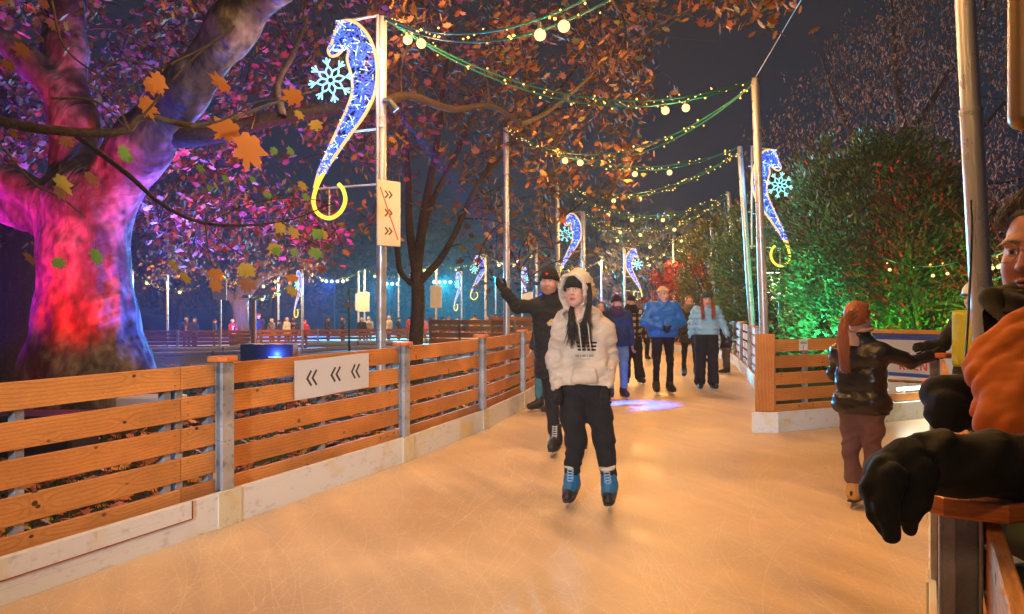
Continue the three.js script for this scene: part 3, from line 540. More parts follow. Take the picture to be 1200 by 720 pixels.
{ // A: the big plane tree lit red and blue
  const root = thing('plane_tree', 'massive old plane tree with a red and blue lit trunk', 'tree', V(-5.2, -0.03, -9));
  const q = (px, py, d = 9) => at(px, py, d).sub(root.position).toArray();
  const list = [
    [q(100, 500), q(104, 440), 0.80, 0.68], [q(104, 440), q(100, 370), 0.66, 0.52], [q(100, 370), q(98, 300), 0.52, 0.46], [q(98, 300), q(103, 245), 0.47, 0.46],
    [q(48, 498, 8.8), q(75, 440, 9), 0.26, 0.3], [q(165, 498, 8.8), q(140, 430, 9), 0.26, 0.28], [q(110, 505, 8.4), q(105, 440, 8.8), 0.2, 0.3],
    [q(112, 250), q(165, 172, 8.9), 0.37, 0.31], [q(165, 172, 8.9), q(215, 105, 8.8), 0.31, 0.27], [q(215, 105, 8.8), q(272, 32, 8.7), 0.26, 0.24], [q(272, 32, 8.7), q(318, -30, 8.6), 0.23, 0.17], [q(285, 18, 8.7), q(350, -22, 8.4), 0.16, 0.14],
    [q(88, 245), q(87, 150, 9.2), 0.32, 0.24], [q(87, 150, 9.2), q(78, 60, 9.4), 0.23, 0.21], [q(78, 60, 9.4), q(80, -60, 9.5), 0.21, 0.17],
    [q(70, 250), q(15, 214, 8.9), 0.22, 0.15], [q(15, 214, 8.9), q(-60, 205, 8.8), 0.15, 0.12], [q(70, 275), q(25, 250, 9.1), 0.2, 0.16], [q(25, 250, 9.1), q(-60, 245, 9.3), 0.16, 0.14],
    [q(80, 130, 9.2), q(30, 70, 9), 0.13, 0.12], [q(30, 70, 9), q(-30, 20, 8.8), 0.12, 0.1], [q(84, 210, 9.1), q(60, 100, 9.5), 0.13, 0.1], [q(60, 100, 9.5), q(55, -40, 9.8), 0.1, 0.09],
  ];
  const f0 = bones(list, 0.22), f = (x, y, z) => { const d = f0(x, y, z); if (d > 0.25 || d < -0.3) return d; const low = Math.max(0, 1 - y / 3.2); return d - 0.10 * (fbm(x * 2.2, y * 1.3, z * 2.2, 3) - 0.5) - (0.03 + 0.09 * low) * (fbm(x * 9, y * 4.5, z * 9, 4) - 0.5) - 0.05 * low * (noise(x * 5 + 3, y * 0.7, z * 5) - 0.5); };
  const [lo, hi] = boundsOf(list, 0.2); lo[1] = -0.05;
  const g = skin(f, lo, hi, 0.028, (x, y, z) => { const a = fbm(x * 3, y * 3, z * 3, 3), b = fbm(x * 11, y * 8, z * 11, 2); const c = mix3([0.06, 0.05, 0.042], [0.2, 0.18, 0.15], Math.min(1, Math.max(0, (a - 0.42) * 7))); const e = fbm(x * 26, y * 15, z * 26, 2); return c.map((v) => v * Math.max(0.12, 0.15 + 1.2 * b + 1.1 * (e - 0.5))); });
  part('trunk', g, std({ vertexColors: true, bumpMap: barkBump, bumpScale: 0.035, roughness: 0.8 }), root);
  const W = (px, py, d) => at(px, py, d).sub(root.position);
  const limb = [W(195, 160, 8.9), W(240, 160, 8.8), W(330, 137, 9.2), W(440, 122, 9.6), W(478, 112, 10), W(530, 128, 10.3), W(575, 124, 10.5), W(620, 152, 10.8)];
  part('branch', limbGeo(limb, [0.14, 0.11, 0.09, 0.07, 0.06, 0.05, 0.04, 0.025], 8, 6), darkBark, root);
  const l2 = [W(610, 146, 10.7), W(640, 132, 11), W(680, 100, 11.2), W(712, 68, 11.4)]; part('branch', limbGeo(l2, [0.04, 0.035, 0.025, 0.012], 6, 5), barkMat, root);
  const l3 = [W(318, -25, 8.6), W(420, -60, 8.6), W(560, -70, 9), W(680, -40, 9.5), W(740, 30, 9.8)]; part('branch', limbGeo(l3, [0.14, 0.1, 0.08, 0.05, 0.015], 7, 5), barkMat, root);
  const l4 = [W(-40, 130, 6), W(40, 150, 5.8), W(150, 152, 5.6), W(165, 138, 5.6), W(235, 147, 5.5), W(330, 118, 5.4), W(372, 105, 5.3)]; part('branch', limbGeo(l4, [0.045, 0.04, 0.03, 0.026, 0.02, 0.01, 0.005], 7, 6), barkMat, root);
  const l5 = [W(90, 160, 7.4), W(150, 205, 7), W(190, 240, 6.8), W(240, 262, 6.6), W(330, 260, 6.4), W(392, 238, 6.2)]; part('branch', limbGeo(l5, [0.03, 0.025, 0.018, 0.014, 0.008, 0.004], 6, 5), darkBark, root);
  const l6 = [W(330, 137, 8.8), W(325, 100, 9), W(345, 60, 9.3), W(360, 20, 9.6)]; part('branch', limbGeo(l6, [0.06, 0.045, 0.035, 0.02], 6, 5), barkMat, root);
  const limbs = [limb, l2, l3, l6, [W(110, 250, 9), W(215, 105, 8.8), W(272, 32, 8.7), W(320, -40, 8.6)], [W(87, 150, 9.2), W(78, 60, 9.4), W(80, -60, 9.5)], [W(75, 120, 9.2), W(-30, 20, 8.8)], [W(20, 215, 8.9), W(-60, 205, 8.8)]];
  const cs = inVol(430, () => {
    const px = rr(-60, 480), py = rr(-70, 250) * (rnd() < 0.75 ? 0.8 : 1.1), d = rr(9.6, 14.5);
    if (px > 330 && py > 190 && rnd() < 0.7) return null; if (Math.hypot(px - 370, py - 215) < 55 && rnd() < 0.75) return null; return W(px, py, d);
  }).concat(inVol(8, () => W(rr(-60, 200), rr(-60, 30), rr(7.6, 8.4))), inVol(40, () => W(rr(170, 400), rr(230, 300), rr(9.6, 13))), inVol(50, () => { const px = rr(440, 740); return W(px, rr(-60, 60 + (px - 440) * 0.12), rr(9, 11.5)); }), inVol(14, () => W(rr(790, 930), rr(-45, 12), rr(7.5, 9))));
  clusterTree(root, limbs, cs, 19, 0.3, 0.125, autumn, maple, leafMat, darkBark, 0.55);
  // single big leaves hanging close to the viewer
  const orange = new THREE.MeshPhysicalMaterial({ color: lin(0.72, 0.22, 0.02), roughness: 0.7, transmission: 0.35, thickness: 0, side: THREE.DoubleSide }), yell = orange.clone(); yell.color = lin(0.62, 0.36, 0.03); const grn = orange.clone(); grn.color = lin(0.22, 0.36, 0.04); const brn = orange.clone(); brn.color = lin(0.4, 0.14, 0.04);
  for (const [px, py, s, m, rz, rx] of [[295, 150, 0.27, orange, 2.8, 0.3], [278, 140, 0.2, orange, 2.2, 0.8], [165, 108, 0.17, orange, 3.4, 0.5], [190, 83, 0.16, orange, 2.5, 0.3], [166, 90, 0.14, orange, 3.9, 0.6], [270, 98, 0.17, orange, 1.9, 1.0], [358, 110, 0.15, orange, 1.7, 0.9], [32, 52, 0.12, brn, 2.2, 0.6], [70, 200, 0.17, yell, 3.0, 0.4], [100, 198, 0.13, brn, 3.3, 0.7], [70, 218, 0.12, brn, 2.6, 0.6], [140, 167, 0.12, grn, 3.4, 0.4], [152, 178, 0.1, grn, 2.4, 0.8], [110, 288, 0.13, grn, 3.1, 0.3], [40, 302, 0.12, brn, 2.0, 0.7], [58, 303, 0.1, grn, 3.9, 0.6], [12, 68, 0.1, brn, 2.5, 0.6], [10, 148, 0.09, brn, 3.4, 0.6], [78, 158, 0.1, brn, 2.7, 0.8],
    [325, 258, 0.10, yell, 3.3, 0.4], [345, 265, 0.1, yell, 2.8, 0.6], [318, 283, 0.1, yell, 3.3, 0.6], [287, 305, 0.13, yell, 3.1, 0.4], [287, 322, 0.13, brn, 3.2, 0.5], [252, 312, 0.12, orange, 3.0, 0.6], [247, 327, 0.1, orange, 3.5, 0.5], [340, 333, 0.1, yell, 3.1, 0.6], [343, 320, 0.08, orange, 2.9, 0.7], [355, 212, 0.08, yell, 2.8, 0.7], [368, 138, 0.09, yell, 3.2, 0.6], [350, 128, 0.08, yell, 2.9, 0.8], [378, 268, 0.09, grn, 2.4, 0.5], [377, 292, 0.1, grn, 2.2, 0.6], [385, 274, 0.08, yell, 1.9, 0.6], [322, 288, 0.07, grn, 3.3, 0.5], [265, 205, 0.07, grn, 2.7, 0.7], [230, 191, 0.07, grn, 3.6, 0.6], [360, 227, 0.07, grn, 2.6, 0.7], [345, 176, 0.07, grn, 2.0, 0.7], [327, 177, 0.06, grn, 1.6, 0.7], [245, 216, 0.06, grn, 2.9, 0.7], [310, 222, 0.07, grn, 3.4, 0.7], [300, 210, 0.06, grn, 1.9, 0.7], [345, 290, 0.08, grn, 2.9, 0.6], [215, 318, 0.1, yell, 3.0, 0.6], [205, 306, 0.1, yell, 2.5, 0.7]]) {
    const d = py > 170 && px > 180 ? 6.2 : 4.6 + (px % 7) * 0.1, l = part('leaf', bigMaple, m, root); l.position.copy(W(px, py, d)); l.rotation.set(rx, (px % 5) * 0.2 - 0.4, rz); l.scale.setScalar(s * d / 4.4);
  }
  const tw = []; for (const pts of [[[60, 0], [75, 55], [120, 90], [160, 105]], [[150, 152], [140, 115], [165, 92]], [[235, 147], [262, 140], [300, 120], [340, 115]], [[200, 75], [240, 55], [275, 30]], [[100, 100], [140, 70], [190, 82]], [[165, 138], [230, 65], [272, 35]], [[0, 170], [40, 215], [75, 235], [100, 255]], [[60, 115], [110, 118], [150, 152]]]) tw.push(limbGeo(pts.map(([x, y]) => W(x, y, 4.9)), pts.map((_, i) => 0.009 - i * 0.0016), 5, 5));
  for (const pts of [[[240, 262], [290, 240], [345, 232], [392, 238]], [[330, 260], [345, 225], [325, 190], [340, 176]], [[240, 262], [262, 285], [285, 300]], [[330, 260], [350, 275], [380, 292]], [[190, 240], [225, 195], [262, 205]], [[330, 260], [335, 295], [340, 325]], [[240, 262], [245, 300], [250, 315]]]) tw.push(limbGeo(pts.map(([x, y]) => W(x, y, 6.3)), pts.map((_, i) => 0.007 - i * 0.0013), 5, 5));
  part('twigs', mergeGeometries(tw), darkBark, root).userData.kind = 'stuff';
}
{ // B: many stemmed bare tree with the last orange leaves
  const root = thing('maple_tree', 'many stemmed thin tree with sparse orange leaves behind the left fence', 'tree', gp(487, 15)), W = (px, py, d = 15) => at(px, py, d).sub(root.position), ls = [];
  const add = (pts, r) => { const p = pts.map((a) => W(a[0], a[1], a[2] ?? 15)); ls.push(p); part('stem', limbGeo(p, r, 8, 6), darkBark, root); };
  add([[487, 470], [487, 410], [490, 350], [488, 320]], [0.19, 0.145, 0.135, 0.13]);
  add([[486, 335], [470, 320], [465, 290], [455, 240, 15.5], [448, 170, 16]], [0.07, 0.06, 0.055, 0.045, 0.02]);
  add([[488, 322], [480, 270], [478, 200], [470, 120, 14.6], [465, 60, 14.5]], [0.1, 0.08, 0.06, 0.04, 0.015]);
  add([[488, 320], [497, 250], [510, 180], [520, 100, 15.4], [530, 30, 15.6]], [0.11, 0.09, 0.07, 0.05, 0.02]);
  add([[492, 330], [515, 305], [535, 270], [550, 235], [575, 190], [600, 130]], [0.08, 0.07, 0.06, 0.05, 0.04, 0.015]);
  add([[490, 300], [505, 240], [535, 180], [560, 120], [590, 50]], [0.07, 0.06, 0.05, 0.035, 0.015]);
  add([[560, 215, 15], [610, 160, 15.5], [660, 100, 16], [700, 40, 16.5]], [0.05, 0.045, 0.035, 0.015]);
  add([[600, 140, 15.5], [650, 130, 16], [700, 115, 16.5], [750, 70, 17]], [0.04, 0.03, 0.02, 0.01]);
  const cs = inVol(300, () => { const px = rr(430, 770), py = rr(-60, 330); const k = (px - 600) / 170, m = (py - 90) / 240; if (k * k + Math.max(0, m) ** 2 * 1.0 > 1.05) return null; if (py > 200 && px < 540 && rnd() < 0.75) return null; if (py > 220 && rnd() < 0.4) return null; return W(px, py, rr(13.5, 18)); });
  clusterTree(root, ls, cs, 16, 0.42, 0.17, autumn, maple, leafMat, darkBark, 0.55);
}
function shrub(name, label, px, d, hw, h, n, size, colour, geo = oval, opt = {}) {
  const root = thing(name, label, opt.cat ?? 'shrub', gp(px, d, -0.03)), ls = [], base = V(0, 0, 0);
  for (let i = 0; i < 9; i++) { const a = rr(0, 6.28), r = rr(0.2, 0.8) * hw, p = [base.clone().add(V(rr(-0.15, 0.15), 0, rr(-0.15, 0.15))), V(Math.cos(a) * r * 0.4, h * 0.35, Math.sin(a) * r * 0.4), V(Math.cos(a) * r, h * rr(0.6, 0.9), Math.sin(a) * r * 0.8)]; ls.push(p); part('stem', limbGeo(p, [0.05, 0.035, 0.01], 6, 5), darkBark, root); }
  const mats = [], cols = [], tufts = Math.round(n / 26);
  for (let i = 0; i < tufts; i++) {
    const u = rr(-1, 1), a = rr(0, 6.28), rad = Math.sqrt(1 - u * u) * Math.cbrt(rr(0.3, 1)), lump = 0.68 + 0.6 * noise(a * 2.1 + px, u * 3.4, 5), c = V(Math.cos(a) * rad * hw * lump, Math.max(0.12, h * (0.5 + 0.5 * u * lump)), Math.sin(a) * rad * hw * 0.85 * lump), out = V(Math.cos(a), 0.6 + u * 0.6, Math.sin(a)).normalize();
    for (let k = 0; k < 26; k++) { const p = c.clone().add(V(gauss(), gauss(), gauss()).multiplyScalar(0.2)), dir = out.clone().add(V(gauss(), gauss() * 0.8 + (opt.droop ?? 0), gauss()).multiplyScalar(0.8)).normalize(); mats.push(M4(p, new THREE.Quaternion().setFromUnitVectors(V(0, 1, 0), dir).multiply(eul(0, rr(0, 6.28), 0)), size * rr(0.6, 1.25))); cols.push(colour()); }
  }
  many('crown', geo, opt.mat ?? glossLeaf, mats, root, cols); return root;
}
const evergreen = () => { const b = rr(0.55, 1.3); return rnd() < 0.04 ? lin(0.4 * b, 0.06, 0.02) : lin(0.12 * b, 0.22 * b, 0.09 * b); };
const evergreenRed = () => { const b = rr(0.55, 1.3); return rnd() < 0.2 ? lin(0.5 * b, 0.05, 0.03) : lin(0.06 * b, 0.12 * b, 0.045 * b); };
const redLeaf = () => { const b = rr(0.5, 1.3); return rnd() < 0.3 ? lin(0.16 * b, 0.1 * b, 0.03) : lin(0.42 * b, 0.05 * b, 0.05 * b); };
shrub('laurel_shrub', 'big dark evergreen shrub lit green at its foot behind the banner wall', 1032, 15, 1.95, 4.8, 38000, 0.105, evergreen);
shrub('laurel_shrub', 'evergreen shrub with scattered red leaves left of the thick pole', 1085, 13.2, 1.25, 3.7, 18000, 0.095, evergreenRed);
shrub('laurel_shrub', 'evergreen shrub standing behind the right ornament poles', 905, 19.5, 1.6, 4.4, 18000, 0.11, evergreen);
shrub('laurel_shrub', 'yellow green shrub beyond the leaning pole', 850, 24, 1.7, 4.2, 10000, 0.13, () => { const b = rr(0.6, 1.3); return lin(0.11 * b, 0.13 * b, 0.03 * b); });
shrub('laurel_shrub', 'tall feathery evergreen between the corner pole and the big shrub', 968, 17.5, 1.3, 5.0, 12000, 0.11, evergreen, oval, { droop: 0.5 });
shrub('barberry_shrub', 'low red leaved shrub behind the girl in the light blue jacket', 818, 30, 2.2, 3.2, 7000, 0.13, redLeaf, maple, { mat: leafMat });
shrub('laurel_shrub', 'dark shrub at the edge of the park past the thick pole', 1175, 16, 1.5, 2.6, 8000, 0.11, evergreen);
shrub('laurel_shrub', 'dim green tree crown over the far end of the track', 775, 40, 3.6, 6.2, 9000, 0.2, () => { const b = rr(0.6, 1.3); return lin(0.11 * b, 0.12 * b, 0.03 * b); }, oval, { cat: 'tree' });
{ // C: brown tree with hanging seed bunches behind the shrubs
  const root = thing('ash_tree', 'bare brown tree with hanging dry seed bunches behind the shrubs', 'tree', gp(1075, 20, -0.03)), W = (px, py, d = 20) => at(px, py, d).sub(root.position), ls = [];
  const add = (pts, r) => { const p = pts.map((a) => W(a[0], a[1], a[2] ?? 20)); ls.push(p); part('limb', limbGeo(p, r, 7, 5), darkBark, root); };
  add([[1075, 430], [1072, 330], [1065, 260], [1060, 180], [1050, 90], [1045, 0]], [0.26, 0.22, 0.19, 0.15, 0.1, 0.03]);
  add([[1066, 270], [1020, 200, 19.6], [985, 130, 19.4], [960, 60, 19.2]], [0.12, 0.09, 0.06, 0.02]); add([[1068, 250], [1120, 190, 20.4], [1170, 130, 20.8], [1215, 70, 21]], [0.13, 0.1, 0.07, 0.03]); add([[1060, 170], [1110, 90], [1150, 20], [1165, -40]], [0.1, 0.07, 0.05, 0.02]); add([[1022, 200, 19.6], [960, 180, 19.6], [920, 150, 19.8]], [0.06, 0.04, 0.015]); add([[1100, 215], [1180, 215, 20], [1250, 190, 20]], [0.08, 0.05, 0.02]);
  const cs = inVol(300, () => { const px = rr(890, 1250), py = rr(-40, 290); if (py < 140 - (px - 890) * 0.9 || (px < 930 && py < 130)) return null; return W(px, py, rr(18.5, 22)); });
  clusterTree(root, ls, cs, 42, 0.55, 0.105, () => { const b = rr(0.6, 1.2); return lin(0.34 * b, 0.19 * b, 0.1 * b); }, oval, leafMat, darkBark, 0.95);
}
{ // bare shoots by the thick pole
  const root = thing('bare_shrub', 'bare reddish twigs spraying out right of the thick pole', 'shrub', gp(1190, 12, -0.03)), tw = [];
  for (let i = 0; i < 90; i++) { const a = rr(0, 6.28), b = V(rr(-0.2, 0.2), rr(0, 1.8), rr(-0.2, 0.2)), e = b.clone().add(V(Math.cos(a) * rr(0.6, 1.7), rr(0.5, 2.2), Math.sin(a) * rr(0.4, 1.2))); tw.push(limbGeo([b, b.clone().lerp(e, 0.5).add(V(0, rr(0.1, 0.4), 0)), e], [0.012, 0.008, 0.002], 4, 4)); }
  for (let i = 0; i < 5; i++) part('stem', limbGeo([V(rr(-0.2, 0.2), 0, rr(-0.2, 0.2)), V(rr(-0.2, 0.2), 1.2, rr(-0.2, 0.2)), V(rr(-0.7, 0.7), 2.6, rr(-0.5, 0.5))], [0.05, 0.035, 0.01], 6, 5), darkBark, root);
  part('twigs', mergeGeometries(tw), std({ color: lin(0.3, 0.15, 0.09), roughness: 0.8 }), root).userData.kind = 'stuff';
}
{ // dark neighbour trunk behind the plane tree and trees across the lawn
  const t = thing('dark_tree', 'dark unlit tree trunk behind the left side of the plane tree', 'tree', gp(22, 15));
  part('trunk', limbGeo([V(0, -0.1, 0), V(0, 0.8, 0), V(0.05, 2.4, 0), V(-0.2, 4.5, 0), V(-0.3, 6.5, 0)], [0.62, 0.42, 0.38, 0.32, 0.2], 12, 6), darkBark, t);
  const ls = [[V(0, 2.4, 0), V(-1.5, 4, 0), V(-2.6, 5, 0.4)], [V(0, 2.6, 0), V(1.4, 3.9, -0.3), V(2.4, 4.9, -0.5)]]; for (const l of ls) part('limb', limbGeo(l, [0.18, 0.12, 0.05], 7, 5), darkBark, t);
  clusterTree(t, ls.concat([[V(0.05, 2.4, 0), V(-0.3, 6.5, 0)]]), inVol(90, () => V(rr(-3.5, 4), rr(2.6, 6.5), rr(-2, 2))), 20, 0.45, 0.16, autumn, maple, leafMat, darkBark);
  const b = thing('lawn_tree', 'spreading tree across the lawn lit blue from below', 'tree', gp(280, 40, LOW)), bl = [];
  const add = (pts, r) => { const p = pts.map(([x, y]) => V(x, y, 0)); bl.push(p); part('limb', limbGeo(p, r, 8, 5), barkMat, b); };
  add([[0, 0], [0.1, 1.4], [0, 2.6]], [0.55, 0.42, 0.4]); add([[0, 2.3], [-1.2, 3.6], [-2.6, 4.6]], [0.3, 0.22, 0.08]); add([[0, 2.4], [1.3, 3.8], [3, 4.4]], [0.3, 0.2, 0.08]); add([[0, 2.5], [0.3, 4.5], [0.2, 6.5]], [0.32, 0.22, 0.08]);
  clusterTree(b, bl, inVol(110, () => V(rr(-4.5, 4.5), rr(3.6, 8.5), rr(-2.5, 2.5))), 18, 0.6, 0.24, autumn, maple, leafMat, darkBark);
}
{ // fallen leaves on the lawn
  const mats = [], cols = [];
  for (let i = 0; i < 9000; i++) { const d = rr(2, 4) + Math.pow(rnd(), 1.5) * 26, x = fenceX(Math.min(d, 18)) - 0.12 - Math.pow(rnd(), 1.4) * (3 + d * 0.6), z = -d, y = groundY(x, z); mats.push(M4(V(x, y + rr(0.012, 0.045), z), eul(-Math.PI / 2 + rr(-0.5, 0.5), rr(-0.5, 0.5), rr(0, 6.28)), rr(0.09, 0.16))); cols.push(autumn().multiplyScalar(2.4)); }
  const m = many('fallen_leaves', maple, leafMat, mats, null, cols); tag(m, 'fallen orange leaves scattered on the lawn', 'leaves', null, 'stuff');
  const bl = geoOf([-0.012, 0, 0, 0.012, 0, 0, 0.004, 0.55, 0.06, 0.0, 1, 0.22], [0, 1, 2, 0, 2, 3], [0, 0, 1, 0, 1, 1, 0, 1]), gm = [], gc = [];
  for (let i = 0; i < 26000; i++) { const d = rr(2, 18), x = fenceX(d) - 0.1 - Math.pow(rnd(), 1.6) * 7, b = rr(0.5, 1.2); gm.push(M4(V(x, groundY(x, -d), -d), eul(rr(-0.5, 0.5), rr(0, 6.28), rr(-0.5, 0.5)), V(rr(0.3, 0.6), rr(0.04, 0.11), 0.1))); gc.push(lin(0.09 * b, 0.19 * b, 0.03 * b)); }
  tag(many('grass', bl, std({ color: 0xffffff, roughness: 0.8, side: THREE.DoubleSide }), gm, null, gc), 'short lawn grass behind the left fence', 'grass', null, 'stuff');
}
{ // far wood round the park
  const cl = []; for (let i = 0; i < 16; i++) cl.push(oval.clone().scale(1.4, 0.8, 1.2).applyMatrix4(M4(V(gauss() * 0.8, gauss() * 0.8, gauss() * 0.8), eul(rr(0, 6), rr(0, 6), rr(0, 6)), 1)));
  const cg = mergeGeometries(cl), mats = [], cols = [], tr = [];
  for (let i = 0; i < 44; i++) {
    const a = -0.85 + 1.7 * (i + rnd()) / 44, d = rr(72, 95), x = Math.sin(a) * d, z = -Math.cos(a) * d, h = rr(9, 15);
    tr.push(limbGeo([V(x, LOW - 0.1, z), V(x + 0.2, h * 0.3, z), V(x, h * 0.7, z)], [0.4, 0.3, 0.1], 6, 3));
    for (let k = 0; k < 46; k++) { const u = rr(0, 6.28), r = Math.sqrt(rnd()) * 3.6; mats.push(M4(V(x + Math.cos(u) * r, rr(0.12, 1) * h, z + Math.sin(u) * r), eul(rr(0, 6), rr(0, 6), 0), rr(0.7, 1.4))); const b = rr(0.5, 1.2); cols.push(rnd() < 0.3 ? lin(0.2 * b, 0.1 * b, 0.04 * b) : lin(0.07 * b, 0.1 * b, 0.05 * b)); }
  }
  const f = thing('treeline', 'dim far wood closing off the park', 'trees', V(0, 0, 0)); f.userData.kind = 'stuff';
  part('trunks', mergeGeometries(tr), darkBark, f).userData.kind = 'stuff'; many('crown', cg, leafMat, mats, f, cols);
}
// ---------------------------------------------------------------- coloured flood lamps in the park
function parCan(label, pos, aim, col, power, angle, soft = 0.6, size = 1) {
  const g = thing('park_spotlight', label, 'spotlight', pos), dir = aim.clone().sub(pos).normalize(), q = new THREE.Quaternion().setFromUnitVectors(V(0, 0, 1), dir);
  const b = part('lamp_housing', chamfer(0.26 * size, 0.16 * size, 0.1 * size, 0.012), darkSteel, g); b.quaternion.copy(q); b.position.y = 0.1;
  const f = part('lamp_lens', chamfer(0.22 * size, 0.12 * size, 0.01, 0.002), glow(...col, 6), b); f.position.z = 0.056 * size;
  part('stand', rodGeo(V(0, -pos.y + groundY(pos.x, pos.z), 0), V(0, 0.06, 0), 0.012, 0.012, 6), darkSteel, g);
  const L = new THREE.SpotLight(lin(...col), power, 0, angle, soft); L.name = 'spot_lamp_light'; L.shadow.radius = 5; L.position.copy(dir).multiplyScalar(0.075 * size).add(V(0, 0.1, 0)); L.castShadow = true; g.add(L); L.target.position.copy(aim).sub(pos); g.add(L.target); return g;
}
parCan('red lamp on the lawn in front of the plane tree', V(-4.35, 0.12, -6.5), V(-5.2, 2.6, -9), [1, 0.003, 0.012], 190, 0.42);
parCan('magenta lamp left of the plane tree', V(-7.6, 0.15, -8.2), V(-5.2, 3.4, -9.4), [0.55, 0.01, 1], 55, 0.7);
parCan('small blue lamp behind the first fence post', V(-2.28, 0.68, -6.05), V(-4.9, 3.4, -9.2), [0.02, 0.12, 1], 50, 0.5);
parCan('blue lamp behind the plane tree shining up into its crown', V(-5.2, 0.15, -11.0), V(-4.4, 6, -11.2), [0.04, 0.09, 1], 480, 0.95);
parCan('pink lamp on the lawn under the right half of the crown', V(-3.1, 0.12, -10.2), V(-3.4, 6, -11.6), [1, 0.03, 0.55], 75, 0.85);
parCan('violet lamp at the edge of the lawn left of the frame', V(-8.5, 0.15, -11), V(-6.5, 5, -11.5), [0.3, 0.04, 1], 220, 0.85);
parCan('green lamp at the foot of the evergreen shrubs', V(6.4, 0.12, -12.4), V(6.9, 1.7, -14.5), [0.08, 1, 0.1], 60, 0.85);
parCan('second green lamp at the foot of the shrubs', V(7.1, 0.12, -11.5), V(7.4, 1.6, -13), [0.15, 1, 0.05], 40, 0.8);
parCan('teal lamp at the foot of the shrubs by the corner', V(6.0, 0.12, -13.0), V(6.4, 2.0, -15.2), [0.05, 0.8, 0.45], 70, 0.8);
parCan('blue lamp behind the shrubs shining into the bare tree', V(9.6, 0.15, -17.2), V(10.3, 6, -20), [0.62, 0.42, 0.7], 230, 0.9);
parCan('red lamp by the low red shrub', V(6.4, 0.12, -27.5), V(7.4, 1.8, -30), [1, 0.05, 0.1], 40, 0.9);
parCan('blue lamp under the spreading tree across the lawn', V(-13.6, LOW + 0.15, -38), V(-14.5, 3.4, -40), [0.03, 0.12, 1], 90, 0.8, 0.6, 1.4);
parCan('violet lamp under the dim trees at the far end of the track', V(5.2, 0.12, -36), V(7, 3.5, -40), [0.45, 0.15, 1], 160, 0.9);
parCan('blue lamp beside the dim trees at the far end of the track', V(3.0, 0.12, -38), V(5.0, 4.5, -42), [0.05, 0.2, 1], 160, 0.9);
parCan('strong blue lamp on the lawn right of the plane tree', V(-3.35, 0.12, -9.5), V(-4.8, 2.6, -9.1), [0.01, 0.1, 1], 110, 0.75);
// ---------------------------------------------------------------- stage lamps across the park
function stageLamp(label, px, py, d, aim, col, power, angle) {
  const top = at(px, py, d), base = V(top.x, LOW, top.z), g = thing('stage_light_tower', label, 'light tower', base), h = top.y - LOW;
  part('mast', rodGeo(V(0, 0, 0), V(0, h, 0), 0.07, 0.05, 8), darkSteel, g); part('cross_bar', chamfer(1.7, 0.06, 0.06, 0.008).translate(0, h, 0), darkSteel, g);
  for (const s of [-0.65, -0.2, 0.25, 0.7]) { const b = part('lamp_housing', chamfer(0.34, 0.3, 0.2, 0.02), darkSteel, g); b.position.set(s, h - 0.2, 0); const f = part('lamp_lens', new THREE.CylinderGeometry(0.13, 0.13, 0.02, 14).rotateX(Math.PI / 2), glow(...col.map((c) => c * 0.7 + 0.3), 7), b); f.position.z = 0.11; }
  const L = new THREE.SpotLight(lin(...col), power, 0, angle, 0.5); L.name = 'stage_lamp_light'; L.shadow.radius = 10; L.position.set(0, h - 0.2, 0.4); L.castShadow = true; g.add(L); L.target.position.copy(aim).sub(base); g.add(L.target);
}
stageLamp('light tower with white cyan lamps right of the bare tree', 518, 328, 62, V(-2, -0.5, -50), [0.01, 0.62, 1], 5600, 0.75);
stageLamp('light tower with white cyan lamps left of the bare tree', 456, 330, 60, V(-10, -0.5, -48), [0.01, 0.5, 1], 3400, 0.75);
stageLamp('light tower with blue lamps left of the near pole', 392, 327, 60, V(-17, -0.5, -49), [0.01, 0.14, 1], 2200, 0.7);
